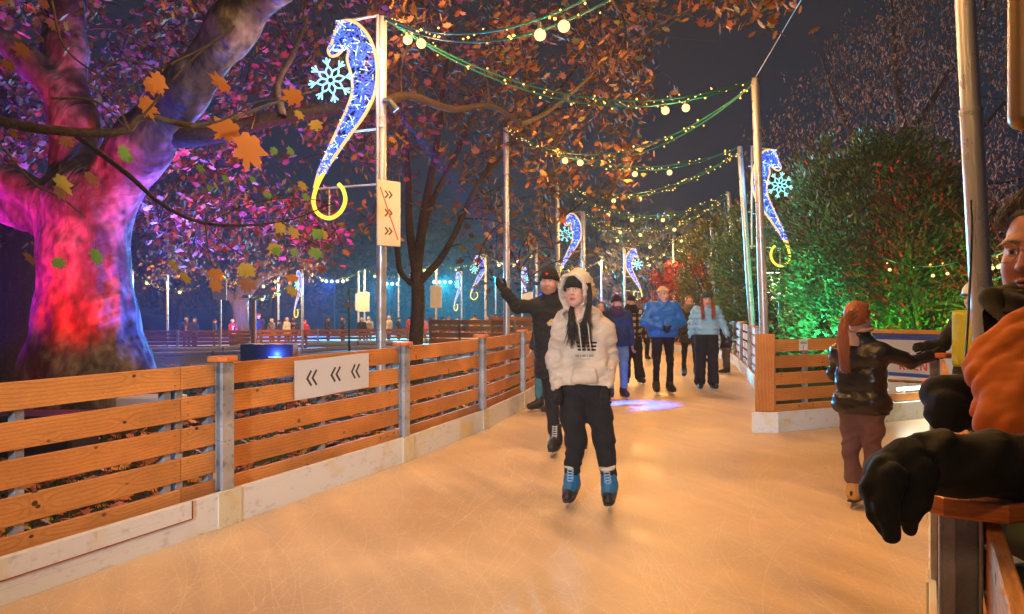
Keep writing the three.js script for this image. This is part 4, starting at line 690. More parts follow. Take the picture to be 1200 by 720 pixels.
{ // small park furniture far behind the lawn
  const sg = (label, px, py, d, w, h) => { const c = at(px, py, d), g = thing('sign_board', label, 'sign', c, 'sign boards on the far poles'); part('panel', chamfer(w, h, 0.03, 0.004), std({ color: lin(0.62, 0.64, 0.66), roughness: 0.6 }), g).position.z = 0.08; part('clamp', chamfer(0.14, 0.05, 0.12, 0.005), steelMat, g); };
  sg('pale sign board on the pole behind the twin headed lamp post', 258, 340, 36, 0.66, 0.95); sg('white sign board on the far pole beside the near left pole', 427, 354, 42, 0.6, 1.1); sg('grey sign board on the far pole right of the bare tree', 511, 348, 40, 0.62, 1.2); sg('yellowish sign board by the raised hand', 618, 352, 45, 0.7, 1.0); sg('small blue sign board beside the far white board', 420, 354, 44, 0.34, 1.0);
  const lp = thing('lamp_post', 'twin headed lamp post with an orange shaft', 'lamp post', gp(297, 33, LOW)), h = at(297, 352, 33).y - LOW;
  part('shaft', rodGeo(V(0, 0, 0), V(0, h, 0), 0.11, 0.1, 10), std({ color: lin(0.6, 0.3, 0.15), roughness: 0.6 }), lp); for (const s of [-1, 1]) { part('arm', rodGeo(V(0, h, 0), V(s * 0.25, h + 0.12, 0), 0.03, 0.03, 6), steelMat, lp); part('lamp_head', chamfer(0.32, 0.14, 0.2, 0.02).translate(s * 0.34, h + 0.16, 0), std({ color: lin(0.6, 0.6, 0.58), roughness: 0.5 }), lp); }
  const box = thing('speaker_box', 'long dark box on the lawn with a blue lamp at its foot', 'box', gp(315, 31));
  part('body', chamfer(2.15, 0.72, 0.7, 0.015).translate(0, 0.36, 0), std({ color: lin(0.03, 0.03, 0.06), roughness: 0.6 }), box); part('end_panel', chamfer(0.04, 0.74, 0.72, 0.006).translate(1.1, 0.37, 0), greyWoodMat, box);
  const bl = part('lamp_lens', chamfer(0.55, 0.11, 0.03, 0.004), glow(0.12, 0.3, 1, 14), box); bl.position.set(0.42, 0.13, 0.55); const bh = part('lamp_housing', chamfer(0.62, 0.16, 0.1, 0.01), darkSteel, box); bh.position.set(0.42, 0.12, 0.62);
  bl.position.set(0.42, 0.17, 0.56); bl.rotation.x = -1.1;
  const L = new THREE.PointLight(lin(0.05, 0.16, 1), 6); L.name = 'box_lamp_light'; L.position.set(0.42, 0.3, 0.52); L.castShadow = true; box.add(L);
  const st = thing('street_sign', 'slim dark green post with a small pale street sign', 'sign', gp(409, 27)), sh = at(409, 338, 27).y - st.position.y;
  part('post', rodGeo(V(0, 0, 0), V(0, sh, 0), 0.04, 0.035, 8), greenPaint, st); part('name_plate', chamfer(0.4, 0.17, 0.02, 0.004).translate(0.0, sh - 0.62, 0.05), std({ color: lin(0.5, 0.55, 0.6), roughness: 0.5 }), st); part('lamp_arm', chamfer(0.3, 0.04, 0.05, 0.006).translate(0.13, sh - 0.02, 0), std({ color: lin(0.5, 0.35, 0.08), roughness: 0.5 }), st);
  for (const [pts, l, r] of [[[[60, 411, 34], [130, 411, 34], [200, 410, 34], [262, 409, 34.5], [300, 403, 35]], 'white cooling pipe along the foot of the far fence', 0.1], [[[180, 416, 32.5], [250, 414, 33], [290, 413, 33]], 'shorter white cooling pipe on the lawn left of the dark box', 0.09], [[[360, 404, 33.5], [420, 402, 34], [500, 400, 35], [600, 398, 36]], 'pale cooling pipe behind the bare tree', 0.11], [[[352, 412, 31], [410, 408, 31.5], [470, 408, 32]], 'lower cooling pipe behind the near left pole', 0.09]]) {
    const p = pts.map(([x, y, d]) => { const q = at(x, y, d); q.y = Math.max(q.y, groundY(q.x, q.z) + r); return q; }), g = thing('cooling_pipe', l, 'pipe', p[0]); part('pipe', tube(p.map((q) => q.clone().sub(p[0])), r, 40, 10), std({ color: lin(0.7, 0.7, 0.72), roughness: 0.6 }), g);
    for (const q of [p[1], p[p.length - 2]]) part('pipe_collar', new THREE.CylinderGeometry(r * 1.2, r * 1.2, 0.1, 12).rotateZ(Math.PI / 2).translate(q.x - p[0].x, q.y - p[0].y, q.z - p[0].z), steelMat, g);
  }
  const rl = thing('lamp_post', 'green lamp post with a flat lamp head before the shrubs', 'lamp post', gp(915, 15.5, -0.03)), rh = at(915, 307, 15.5).y + 0.03;
  part('shaft', rodGeo(V(0, 0, 0), V(0, rh, 0), 0.045, 0.04, 10), greenPaint, rl); const hd = part('lamp_head', chamfer(0.36, 0.05, 0.14, 0.012), darkSteel, rl); hd.position.set(-0.17, rh - 0.2, 0.02); const ln = part('lamp_lens', chamfer(0.3, 0.01, 0.1, 0.002), glow(1, 0.9, 0.75, 5), hd); ln.position.y = -0.03;
  const RL = new THREE.SpotLight(lin(1, 0.85, 0.65), 10, 0, 1.2, 0.5); RL.name = 'post_lamp_light'; RL.position.set(-0.17, rh - 0.26, 0.02); RL.castShadow = true; rl.add(RL); RL.target.position.set(-0.17, 0, 0.05); rl.add(RL.target);
  lights('short string of tiny lights across the evergreen shrubs above the helmet', at(1030, 300, 11.7), at(1124, 306, 11.5), 0.12, [0.14, 0.68, 0.86], { strands: 1, density: 3, power: 0.5, big: 0.45 });
  lights('short string of lights sagging to the right of the thick pole', at(1152, 296, 9), at(1190, 280, 8.6), 0.1, [0.3, 0.5, 0.6], { strands: 1, density: 14, power: 0.4, big: 0.45 }); lights('lower string of lights right of the thick pole', at(1152, 325, 9), at(1178, 322, 9), 0.04, [0.3, 0.55], { strands: 1, density: 14, power: 0.4, big: 0.45 });
}
// ---------------------------------------------------------------- signs on the near left side
const arrow = (c, x, y, s, w, dir) => { c.lineWidth = w; c.lineCap = 'butt'; c.lineJoin = 'miter'; for (const o of [0, s * 0.55]) { c.beginPath(); c.moveTo(x + o + dir * s * 0.3, y - s * 0.55); c.lineTo(x + o - dir * s * 0.12, y); c.lineTo(x + o + dir * s * 0.3, y + s * 0.55); c.stroke(); } };
{
  const t = drawn(768, 256, (c, w, h) => { c.fillStyle = '#d3e0fa'; c.fillRect(0, 0, w, h); c.strokeStyle = '#33343c'; for (const x of [150, 385, 600]) arrow(c, x - 20, 125, 92, 17, 1); });
  const g = new THREE.PlaneGeometry(0.97, 0.3, 48, 14), p = g.attributes.position; for (let i = 0; i < p.count; i++) { const x = p.getX(i), y = p.getY(i); p.setZ(i, 0.006 + 0.007 * noise(x * 7, y * 5, 3) + 0.004 * Math.sin(x * 9 + y * 14) * (0.5 - Math.abs(x))); p.setY(i, y + 0.004 * Math.sin(x * 5)); } g.computeVertexNormals();
  const m = tag(part('arrow_banner', g, std({ map: t, roughness: 0.55, side: THREE.DoubleSide })), 'white cloth banner with three double arrows tied to the left fence', 'banner');
  const A = LEFT_FENCE[3], B = LEFT_FENCE[4], tt = (6.06 - A[1]) / (B[1] - A[1]), dx = B[0] - A[0], dd = B[1] - A[1], l = Math.hypot(dx, dd); m.position.set(A[0] + dx * tt + dd / l * 0.018, 0.895, -(A[1] + dd * tt) + dx / l * 0.018); m.rotation.y = Math.atan2(dd, dx);
}
{
  const c = at(451, 251, 8.9), g = thing('pole_sign', 'white no through sign with arrows and a red slash on the near left pole', 'sign', c); g.rotation.y = 0.75;
  const t = drawn(128, 384, (k, w, h) => { k.fillStyle = '#e9e2d2'; k.fillRect(0, 0, w, h); k.strokeStyle = '#5b5342'; for (const y of [80, 190, 300]) arrow(k, 52, y, 40, 9, -1); k.strokeStyle = '#e0594a'; k.lineWidth = 7; k.beginPath(); k.moveTo(12, 40); k.lineTo(116, 350); k.stroke(); });
  part('panel', chamfer(0.33, 0.78, 0.018, 0.003), std({ color: lin(0.7, 0.68, 0.62), roughness: 0.5 }), g).position.z = 0.08; const f = part('sign_face', new THREE.PlaneGeometry(0.31, 0.76), std({ map: t, roughness: 0.5 }), g); f.position.z = 0.0925;
  for (const y of [-0.3, 0.3]) part('clamp', chamfer(0.16, 0.03, 0.15, 0.004).translate(0, y, 0.0), steelMat, g);
}
{ // venue notice on the pale fence
  const t = drawn(128, 128, (k, w, h) => { k.fillStyle = '#dff0f8'; k.fillRect(0, 0, w, h); k.fillStyle = '#22303c'; k.font = 'bold 40px sans-serif'; k.textAlign = 'center'; k.fillText('VEHA', 64, 54); k.lineWidth = 7; k.strokeStyle = '#22303c'; k.beginPath(); k.moveTo(64, 66); k.lineTo(64, 116); k.stroke(); });
  const A = CROSS_RUN[0], B = CROSS_RUN[1], tt = 0.36, th = Math.atan2(B[1] - A[1], B[0] - A[0]), m = tag(part('notice', chamfer(0.135, 0.13, 0.004, 0.001), [std({ map: t, roughness: 0.5 })][0]), 'small white notice with dark lettering on the pale fence', 'notice');
  m.geometry = new THREE.BoxGeometry(0.135, 0.13, 0.004); m.position.set(A[0] + (B[0] - A[0]) * tt + Math.sin(th) * 0.017, 1.0, -(A[1] + (B[1] - A[1]) * tt) + Math.cos(th) * 0.017); m.rotation.y = th;
}
tag((() => { const g = new THREE.CapsuleGeometry(0.03, 0.42, 6, 14), m = part('hanging_tube', boxUV(g, 0.5), std({ color: lin(0.42, 0.28, 0.14), metalness: 0.5, roughness: 0.4 })); m.position.copy(at(1199, 30, 1.7)); return m; })(), 'blurred bronze tube hanging in the top corner', 'tube');
tag((() => { const m = part('white_crate', chamfer(0.5, 0.22, 0.3, 0.01), std({ color: lin(0.65, 0.67, 0.7), roughness: 0.5 })); m.position.copy(at(178, 466, 6.6)); m.position.y = 0.55; return m; })(), 'pale box behind the fence left of the first post', 'box');
tag((() => { const m = part('equipment_case', chamfer(0.75, 0.3, 0.4, 0.02), std({ color: lin(0.015, 0.015, 0.02), roughness: 0.4 })); m.position.copy(at(42, 485, 5.6)); m.position.y = 0.5; return m; })(), 'black case behind the boards at the left edge', 'case');
// ---------------------------------------------------------------- people
const ridge = (n, p) => Math.pow(0.5 - 0.5 * Math.cos(2 * Math.PI * n), p);
const ell = (x, y, z, cx, cy, cz, rx, ry, rz) => { const a = (x - cx) / rx, b = (y - cy) / ry, c = (z - cz) / rz; return (Math.sqrt(a * a + b * b + c * c) - 1) * Math.min(rx, ry, rz); };
const smax = (a, b, k) => -smin(-a, -b, k);
function headField(x, y, z, w = 1) {
  const X = Math.abs(x); let d = ell(x, y, z, 0, 0.03, -0.015, 0.076, 0.093, 0.097);
  d = smin(d, ell(x, y, z, 0, -0.035, 0.028, 0.058 * w, 0.082, 0.062), 0.03); d = smin(d, ell(x, y, z, 0, -0.098, 0.05, 0.03 * w, 0.026, 0.03), 0.03);
  d = smin(d, ell(X, y, z, 0.036, -0.03, 0.056, 0.026, 0.028, 0.028), 0.025); d = smin(d, ell(X, y, z, 0.045 * w, -0.072, 0.01, 0.022, 0.03, 0.04), 0.03);
  d = smin(d, ell(X, y, z, 0.026, 0.028, 0.074, 0.03, 0.011, 0.02), 0.018);
  d = smax(d, -ell(X, y, z, 0.031, 0.006, 0.104, 0.021, 0.015, 0.022), 0.014); d = smin(d, ell(X, y, z, 0.031, 0.005, 0.073, 0.0145, 0.0125, 0.0145), 0.003);
  const t = Math.min(1, Math.max(0, (0.012 - y) / 0.04)), nz = 0.088 + 0.015 * t, nr = 0.008 + 0.005 * t; d = smin(d, Math.hypot(x, (y > 0.012 ? y - 0.012 : y < -0.028 ? y + 0.028 : 0), z - nz) - nr, 0.012); d = smin(d, ell(X, y, z, 0.012, -0.032, 0.094, 0.0085, 0.0075, 0.011), 0.008);
  d = smin(d, ell(x, y, z, 0, -0.0655, 0.086, 0.023, 0.006, 0.012), 0.006); d = smin(d, ell(x, y, z, 0, -0.0775, 0.085, 0.019, 0.0068, 0.012), 0.006); d = smax(d, -ell(x, y, z, 0, -0.0712, 0.1, 0.022, 0.0016, 0.008), 0.003);
  d = smin(d, ell(X, y, z, 0.078, -0.005, -0.012, 0.01, 0.031, 0.02), 0.008);
  const k = Math.min(1, Math.max(0, (-0.06 - y) / 0.16)); return smin(d, Math.hypot(x, z + 0.018 + 0.02 * k, Math.max(0, -0.22 - y, y + 0.06)) - 0.05 * (0.94 + 0.1 * k), 0.025);
}
const skinTone = [0.56, 0.33, 0.24];
function faceColour(x, y, z, o) {
  const X = Math.abs(x); let c = o.skin ?? skinTone;
  if (z > 0.03) {
    const cheek = Math.exp(-(((X - 0.037) / 0.02) ** 2) - ((y + 0.035) / 0.02) ** 2); c = mix3(c, [0.6, 0.2, 0.15], 0.35 * cheek + 0.3 * Math.exp(-((X / 0.014) ** 2) - ((y + 0.03) / 0.015) ** 2));
    if (o.beard && y < -0.035 && z < 0.115) { const b = Math.min(1, (-0.035 - y) / 0.02) * (Math.hypot(x / 0.022, (y + 0.071) / 0.01) < 1 ? 0 : 1); c = mix3(c, o.beard, 0.5 * b * (0.6 + 0.8 * h3(Math.floor(x * 900), Math.floor(y * 900), Math.floor(z * 900)))); }
    if (z > 0.078 && Math.hypot(x / 0.022, (y + 0.0715) / 0.0115) < 1) c = [0.42, 0.12, 0.11];
    const bx = (X - 0.031) / 0.021, by = (y - 0.030 + 0.006 * bx * bx) / 0.0045; if (Math.abs(bx) < 1 && Math.abs(by) < 1) c = mix3(c, o.brow ?? [0.06, 0.04, 0.03], 0.85);
    const ex = (X - 0.031) / 0.0135, ey = (y - 0.004) / 0.0052; if (ex * ex + ey * ey < 1 && z > 0.072) { const r = Math.hypot(X - 0.031, y - 0.005); c = r < 0.0027 ? [0.01, 0.01, 0.01] : r < 0.006 ? [0.06, 0.07, 0.08] : [0.62, 0.6, 0.58]; } else if (ex * ex + (ey * 0.8) ** 2 < 1.5 && y > 0.006 && z > 0.07) c = mix3(c, [0.05, 0.03, 0.03], 0.8);
  }
  return c;
}
const headCache = {};
function headGeo(o, cell) { const key = JSON.stringify([o.skin, o.beard, o.brow, o.jaw, cell]); return headCache[key] ??= skin((x, y, z) => headField(x, y, z, o.jaw ?? 1), [-0.11, -0.23, -0.13], [0.11, 0.14, 0.14], cell, (x, y, z) => faceColour(x, y, z, o)); }
function handField(curl, grow) { // wrist at the origin, fingers down -y, palm towards +z, thumb towards +x
  const L = [[[0, 0.01, 0], [0, -0.02, 0], 0.027 + grow, 0.026 + grow, 0.75]]; for (const x of [-0.024, -0.008, 0.008, 0.024]) L.push([[x * 0.8, -0.02, 0], [x, -0.085, 0], 0.017 + grow, 0.0125 + grow]);
  [[0.025, 0.066, 0], [0.0085, 0.076, 0.05], [-0.0085, 0.07, 0.08], [-0.025, 0.055, 0.12]].forEach(([x, len, e]) => { let p = [x, -0.088, 0], a = curl[0] + e; for (let k = 0; k < 3; k++) { const l = len * [0.45, 0.32, 0.23][k], q = [p[0] + (x * 0.05), p[1] - Math.cos(a) * l, p[2] + Math.sin(a) * l]; L.push([p, q, [0.0102, 0.0094, 0.0088][k] + grow, [0.0094, 0.0088, 0.0078][k] + grow]); p = q; a += curl[1] + e; } });
  L.push([[0.022, -0.022, 0.006], [0.046, -0.05, 0.016], 0.015 + grow, 0.0115 + grow], [[0.046, -0.05, 0.016], [0.055, -0.08, 0.026 + 0.02 * curl[0]], 0.0112 + grow, 0.0095 + grow], [[0.055, -0.08, 0.026 + 0.02 * curl[0]], [0.054, -0.102, 0.036 + 0.03 * curl[0]], 0.0096 + grow, 0.008 + grow]); return L;
}
const handCache = {};
function handGeo(curl, grow, cell, col) { const key = JSON.stringify([curl, grow, cell, col]); return handCache[key] ??= (() => { const L = handField(curl, grow), [lo, hi] = boundsOf(L, 0.012); return skin(bones(L, 0.009), lo, hi, cell, col ? () => col : null); })(); }
const bootField = (() => { const b = bones([[[0, 0.27, -0.055], [0, 0.16, -0.05], 0.052, 0.046], [[0, 0.16, -0.05], [0, 0.105, -0.055], 0.046, 0.044], [[0, 0.11, -0.05], [0, 0.1, 0.03], 0.046, 0.046], [[0, 0.1, 0.03], [0, 0.093, 0.12], 0.044, 0.039]], 0.05); return (x, y, z) => smax(smax(b(x, y, z), 0.058 - y, 0.01), y - 0.275, 0.01); })();
const bootGeo = skin(bootField, [-0.07, 0.04, -0.12], [0.07, 0.3, 0.18], 0.0085), soleGeo = (() => { const s = new THREE.Shape(); s.moveTo(-0.036, -0.1); s.bezierCurveTo(-0.04, -0.03, -0.045, 0.03, -0.04, 0.1); s.bezierCurveTo(-0.03, 0.16, 0.03, 0.16, 0.04, 0.1); s.bezierCurveTo(0.045, 0.03, 0.04, -0.03, 0.036, -0.1); s.closePath(); const g = new THREE.ExtrudeGeometry(s, { depth: 0.012, bevelEnabled: false, curveSegments: 5 }); g.rotateX(Math.PI / 2).scale(1, 1, 1); return boxUV(g.translate(0, 0.062, 0)); })();
const bladeGeo = (() => { const s = new THREE.Shape(); s.moveTo(-0.13, 0.018); s.quadraticCurveTo(-0.13, 0.002, -0.11, 0.0); s.lineTo(0.12, 0.0); s.quadraticCurveTo(0.155, 0.006, 0.155, 0.026); s.lineTo(0.1, 0.03); s.lineTo(0.09, 0.052); s.lineTo(0.055, 0.052); s.lineTo(0.05, 0.028); s.lineTo(-0.04, 0.028); s.lineTo(-0.045, 0.052); s.lineTo(-0.09, 0.052); s.lineTo(-0.1, 0.022); s.closePath(); const g = new THREE.ExtrudeGeometry(s, { depth: 0.006, bevelEnabled: false }); g.translate(0, 0, -0.003).rotateY(-Math.PI / 2); return boxUV(g); })();
const laceGeo = (() => { const t = []; for (let i = 0; i < 7; i++) { const y = 0.135 + i * 0.02, z = 0.028 - i * 0.0035 + (i < 2 ? 0.02 - i * 0.01 : 0); for (const s of [-1, 1]) t.push(tube([V(-0.024 * s, y - 0.006, z - 0.008), V(0, y, z + 0.002), V(0.024 * s, y + 0.006, z - 0.01)], 0.0032, 6, 4)); } return mergeGeometries(t); })();
const bladeMat = std({ color: lin(0.75, 0.77, 0.8), metalness: 0.9, roughness: 0.25 }), soleMat = std({ color: lin(0.05, 0.045, 0.045), roughness: 0.6 }), laceMat = std({ color: lin(0.6, 0.6, 0.62), roughness: 0.8 });
const weave = texture(256, 256, (u, v) => 0.5 + 0.3 * Math.sin(u * 402) * Math.sin(v * 402) + 0.4 * (h3((u * 256) | 0, (v * 256) | 0, 2) - 0.5)), cloudy = texture(256, 256, (u, v) => 0.82 + 0.3 * tfbm(u, v, 5, 4, 150) - 0.02, true);
weave.repeat.set(5, 5); cloudy.repeat.set(2, 2);
const matCache = {}, cloth = (c, o = {}) => matCache[JSON.stringify([c, o])] ??= (() => { const m = new THREE.MeshPhysicalMaterial({ color: lin(...c), roughness: o.rough ?? 0.9, bumpMap: weave, bumpScale: o.bump ?? 0.0012, map: cloudy }); if (o.sheen ?? true) { m.sheen = 0.4; m.sheenColor = lin(0.25, 0.25, 0.25); m.sheenRoughness = 0.7; } return m; })();
const puffer = (c, r = 0.38) => matCache['p' + c + r] ??= new THREE.MeshPhysicalMaterial({ color: lin(...c), roughness: r, bumpMap: barkBump, bumpScale: 0.004 });
const skinMat = std({ vertexColors: true, roughness: 0.55 });
function scaleJ(j, s) { const o = {}; for (const k in j) o[k] = Array.isArray(j[k]) ? j[k].map((v) => v * s) : j[k]; return o; }
const STAND = { pel: [0, 0.97, 0], ch: [0, 1.32, -0.01], nk: [0, 1.49, -0.01], hd: [0, 1.635, 0.015], sL: [0.18, 1.44, -0.01], sR: [-0.18, 1.44, -0.01], eL: [0.24, 1.17, -0.03], eR: [-0.24, 1.17, -0.03], wL: [0.25, 0.93, 0.05], wR: [-0.25, 0.93, 0.05], hL: [0.09, 0.96, 0], hR: [-0.09, 0.96, 0], kL: [0.11, 0.56, 0.03], kR: [-0.11, 0.56, 0.03], aL: [0.12, 0.16, 0], aR: [-0.12, 0.16, 0], headYaw: 0, headPitch: 0, headRoll: 0, footL: 0.15, footR: -0.15 };
function strands(list, r, n = 14) { return mergeGeometries(list.map((p) => limbGeo(p, p.map((_, i) => r * (i === p.length - 1 ? 0.3 : 1)), 4, n / p.length | 0 || 3))); }
function person(o) {
  const s = (o.h ?? 1.75) / 1.78, J = { ...scaleJ(STAND, s), ...(o.j ?? {}) }, cell = o.cell ?? 0.015, lo3 = (a, b, t) => a.map((v, i) => v + (b[i] - v) * t), add = (a, b) => a.map((v, i) => v + b[i]);
  const root = thing('person', o.label, 'person', o.pos, o.group); root.rotation.y = o.yaw ?? 0; const f = s * (o.fat ?? 1);
  const HQ = eul(J.headPitch, J.headYaw, J.headRoll), HS = s * (o.headScale ?? 1), HM = M4(V(...J.hd), HQ, HS), headChild = (name, geo, mat) => { const m = part(name, geo, mat, root); m.applyMatrix4(HM); return m; };
  // body: head, neck, trunk and limbs in one mesh
  const core = [[J.nk, J.ch, 0.05 * f, 0.075 * f], [J.ch, J.pel, 0.075 * f, 0.075 * f], [J.hL, J.kL, 0.06 * f, 0.042 * f], [J.hR, J.kR, 0.06 * f, 0.042 * f], [J.kL, J.aL, 0.042 * f, 0.035 * f], [J.kR, J.aR, 0.042 * f, 0.035 * f], [J.pel, J.hL, 0.07 * f, 0.06 * f], [J.pel, J.hR, 0.07 * f, 0.06 * f], [J.sL, J.eL, 0.04 * f, 0.033 * f], [J.sR, J.eR, 0.04 * f, 0.033 * f], [J.eL, J.wL, 0.033 * f, 0.024 * f], [J.eR, J.wR, 0.033 * f, 0.024 * f], [J.ch, J.sL, 0.06 * f, 0.04 * f], [J.ch, J.sR, 0.06 * f, 0.04 * f]];
  const [cl, ch] = boundsOf(core, 0.05), col = o.face?.skin ?? skinTone, pieces = [skin(bones(core, 0.03), cl, ch, Math.max(0.02, cell * 1.3), () => col), headGeo(o.face ?? {}, o.headCell ?? 0.007).clone().applyMatrix4(HM)];
  const handAt = (e, w, q) => { const d = V(...w).sub(V(...e)).normalize(), b = new THREE.Quaternion().setFromUnitVectors(V(0, -1, 0), d); return M4(V(...w), b.multiply(eul(0, q ?? 0, 0)), s); };
  const curl = o.curl ?? [0.35, 0.45];
  for (const side of ['L', 'R']) {
    const m = o['hand' + side] ?? handAt(J['e' + side], J['w' + side], o['roll' + side] ?? (side === 'L' ? Math.PI / 2 : -Math.PI / 2)), mir = side === 'R' ? new THREE.Matrix4().makeScale(-1, 1, 1) : new THREE.Matrix4();
    if (o.gloves) { const g = handGeo(curl, 0.003, o.handCell ?? 0.006, null).clone().applyMatrix4(m.clone().multiply(mir)); if (side === 'R') flipIdx(g); part('glove', g, cloth(o.gloves, { bump: 0.002 }), root); }
    else { const g = handGeo(curl, 0, o.handCell ?? 0.006, col).clone().applyMatrix4(m.clone().multiply(mir)); if (side === 'R') flipIdx(g); pieces.push(g); }
  }
  part('body', mergeGeometries(pieces), skinMat, root);
  // jacket
  const jk = o.jacket ?? {}, hem = jk.hem ?? 0.82 * s, jw = (jk.w ?? 1) * f, top = lo3(J.ch, J.nk, 0.55), dir = lo3(J.pel, J.ch, 0.0), waist = lo3(J.pel, J.ch, 0.35), hy = (y) => { const t = (y - J.pel[1]) / (J.ch[1] - J.pel[1]); return [J.pel[0] + (J.ch[0] - J.pel[0]) * t * (t > 0 ? 1 : 0.3), y, J.pel[2] + (J.ch[2] - J.pel[2]) * t * (t > 0 ? 1 : 0.2)]; }, sw = (J.sL[0] - J.sR[0]) / 2, ax = (() => { const a = V(...J.sL).sub(V(...J.sR)).normalize(); return [a.x, a.y, a.z]; })(), span = (c, w) => [c.map((v, i) => v - ax[i] * w), c.map((v, i) => v + ax[i] * w)];
  const row = (c, w, r, fz = 1) => { const [a, b] = span(c, w); return [a, b, r, r, fz]; }, slv = jk.sleeve ?? 1;
  const rows = [[top, 0.05 * jw, 0.075 * jw], [add(J.ch, [0, 0.05 * s, 0]), sw * 0.55, 0.108 * jw], [waist, sw * 0.46, 0.108 * jw * (jk.waist ?? 1)], [hy(hem + 0.1 * s), sw * 0.48, 0.112 * jw * (jk.flare ?? 1)], [hy(hem - 0.04), sw * 0.48, 0.112 * jw * (jk.flare ?? 1)]], tor = [];
  rows.forEach(([c, w, r], i) => { const [a, b] = span(c, w); tor.push([a, b, r, r, 0.94]); if (i) { const [p, q] = span(rows[i - 1][0], rows[i - 1][1]), R = rows[i - 1][2]; tor.push([p, a, R, r, 0.94], [q, b, R, r, 0.94], [rows[i - 1][0], c, R, r, 0.94]); } });
  const arms = [], sr = (k) => k * jw * slv; for (const e of ['L', 'R']) { arms.push([J['s' + e], J['e' + e], sr(0.068), sr(0.056)], [J['e' + e], lo3(J['e' + e], J['w' + e], 0.95), sr(0.055), sr(0.044)]); tor.push([lo3(J.ch, J['s' + e], 0.5), J['s' + e], 0.08 * jw, sr(0.066)]); }
  if (!jk.noCollar) tor.push([lo3(J.nk, J.ch, 0.3), lo3(J.nk, J.hd, jk.collar ?? 0.22), 0.082 * jw, 0.07 * jw]);
  const tfa = bones(arms, 0.02), tft = bones(tor, 0.035);
  const tf = (x, y, z) => smin(tft(x, y, z), tfa(x, y, z), 0.022), quilt = jk.quilt, fold = jk.fold ?? 0.016, rnds = (o.seed ?? 1) * 7.7;
  const bodyLow = bones([row(hy(hem + 0.25 * s), sw * 0.55, 0.17 * jw * (jk.flare ?? 1)), row(hy(hem - 0.1), sw * 0.55, 0.17 * jw * (jk.flare ?? 1))], 0.05), cutW = [];
  const jf = (x, y, z) => {
    let d = tf(x, y, z); if (jk.extra) d = jk.extra(x, y, z, d);
    if (d < 0.06 && d > -0.06) {
      d -= fold * 0.8 * (fbm(x * 7 + rnds, y * 5, z * 7, 2) - 0.5) + fold * 0.6 * ridge(noise(x * 7 + y * 12 + rnds, y * 20 - x * 9, z * 7), 3) + fold * 0.25 * (noise(x * 16 - y * 24, y * 34 + rnds, z * 18) - 0.5);
      if (quilt) d += quilt[1] * Math.pow(Math.abs(Math.cos(Math.PI * (y + 0.12 * Math.abs(x) * 0) / quilt[0])), 6);
    }
    return bodyLow(x, y, z) < 0.03 && y < hem + 0.02 ? smax(d, hem - y, 0.02) : d;
  };
  const [jl, jh] = boundsOf(tor.concat(arms, jk.extraBounds ?? []), 0.03);
  const jacket = part(jk.name ?? 'jacket', skin(jf, jl, jh, cell, jk.colour), jk.mat ?? cloth(jk.c ?? [0.03, 0.03, 0.035]), root); root.jacket = jacket;
  // trousers
  const tr = o.trousers ?? {}, tw = tr.w ?? 1, end = tr.end ?? 0.86, up = lo3(J.pel, J.ch, 0.1), kneeL = add(J.kL, [0, 0, 0]), leg = (h, k, a) => [[h, lo3(h, k, 0.5), 0.098 * f * (1 + (tw - 1) * 0.5), 0.086 * f * tw], [lo3(h, k, 0.5), k, 0.086 * f * tw, 0.066 * f * tw], [k, lo3(k, a, end), 0.066 * f * tw, (tr.hemR ?? 0.052) * f * tw]];
  const tl = [[lo3(up, J.hL, 0.3), lo3(up, J.hR, 0.3), 0.105 * f], [J.hL, J.hR, 0.1 * f], [lo3(up, J.hL, 0.6), J.hL, 0.105 * f], [lo3(up, J.hR, 0.6), J.hR, 0.105 * f], ...leg(J.hL, J.kL, J.aL), ...leg(J.hR, J.kR, J.aR)], ttf = bones(tl, 0.03), [tlo, thi] = boundsOf(tl, 0.03), pf = tr.fold ?? 0.012;
  part('trousers', skin((x, y, z) => { const d = ttf(x, y, z); return d > 0.06 || d < -0.06 ? d : d - pf * 0.9 * (fbm(x * 8 + rnds, y * 5, z * 8, 2) - 0.5) - pf * 0.7 * ridge(noise(x * 6 + 3 + y * 5, y * 18 + x * 12 + rnds, z * 6), 3); }, tlo, thi, cell, tr.colour), tr.mat ?? cloth(tr.c ?? [0.02, 0.02, 0.025]), root);
  // skates
  if (!o.noFeet) for (const side of ['L', 'R']) {
    const a = J['a' + side], b = part('skate', bootGeo, o.boot ?? cloth([0.02, 0.02, 0.022], { rough: 0.45, sheen: false }), root), lift = a[1] / s - 0.16; b.position.set(a[0], Math.max(0, a[1] - 0.16 * s) + (o.lift ?? 0), a[2] + 0.05 * s); b.rotation.set(o['toe' + side] ?? 0, J['foot' + side], o['edge' + side] ?? 0, 'YXZ'); b.scale.setScalar(s * 1.04);
    part('sole', soleGeo, soleMat, b); part('blade', bladeGeo, bladeMat, b); if (!o.far) part('laces', laceGeo, o.laces ?? laceMat, b); o.bootExtra?.(b);
  }
  // headwear and hair
  const hat = o.hat;
  if (hat) {
    const t0 = hat.tilt ?? 0.25, hf = (x, y, z) => { const q = ell(x, y, z, 0, 0.035 + (hat.lift ?? 0), -0.017, 0.09, 0.112 + (hat.tall ?? 0), 0.11), rim = y + 0.002 - hat.low - t0 * (z + 0.0); let d = smax(q, -rim, 0.008); const band = Math.abs(rim - 0.022) - 0.022; if (hat.band !== false) d = smin(d, smax(Math.abs(ell(x, y, z, 0, 0.035, -0.017, 0.092, 0.114, 0.112)) - 0.007, band, 0.006), 0.004); const ang = Math.atan2(x, z + 0.017); return d - 0.0016 * Math.cos(ang * 46) * (hat.knit ?? 1) - 0.006 * (fbm(x * 14 + rnds, y * 14, z * 14, 2) - 0.5); };
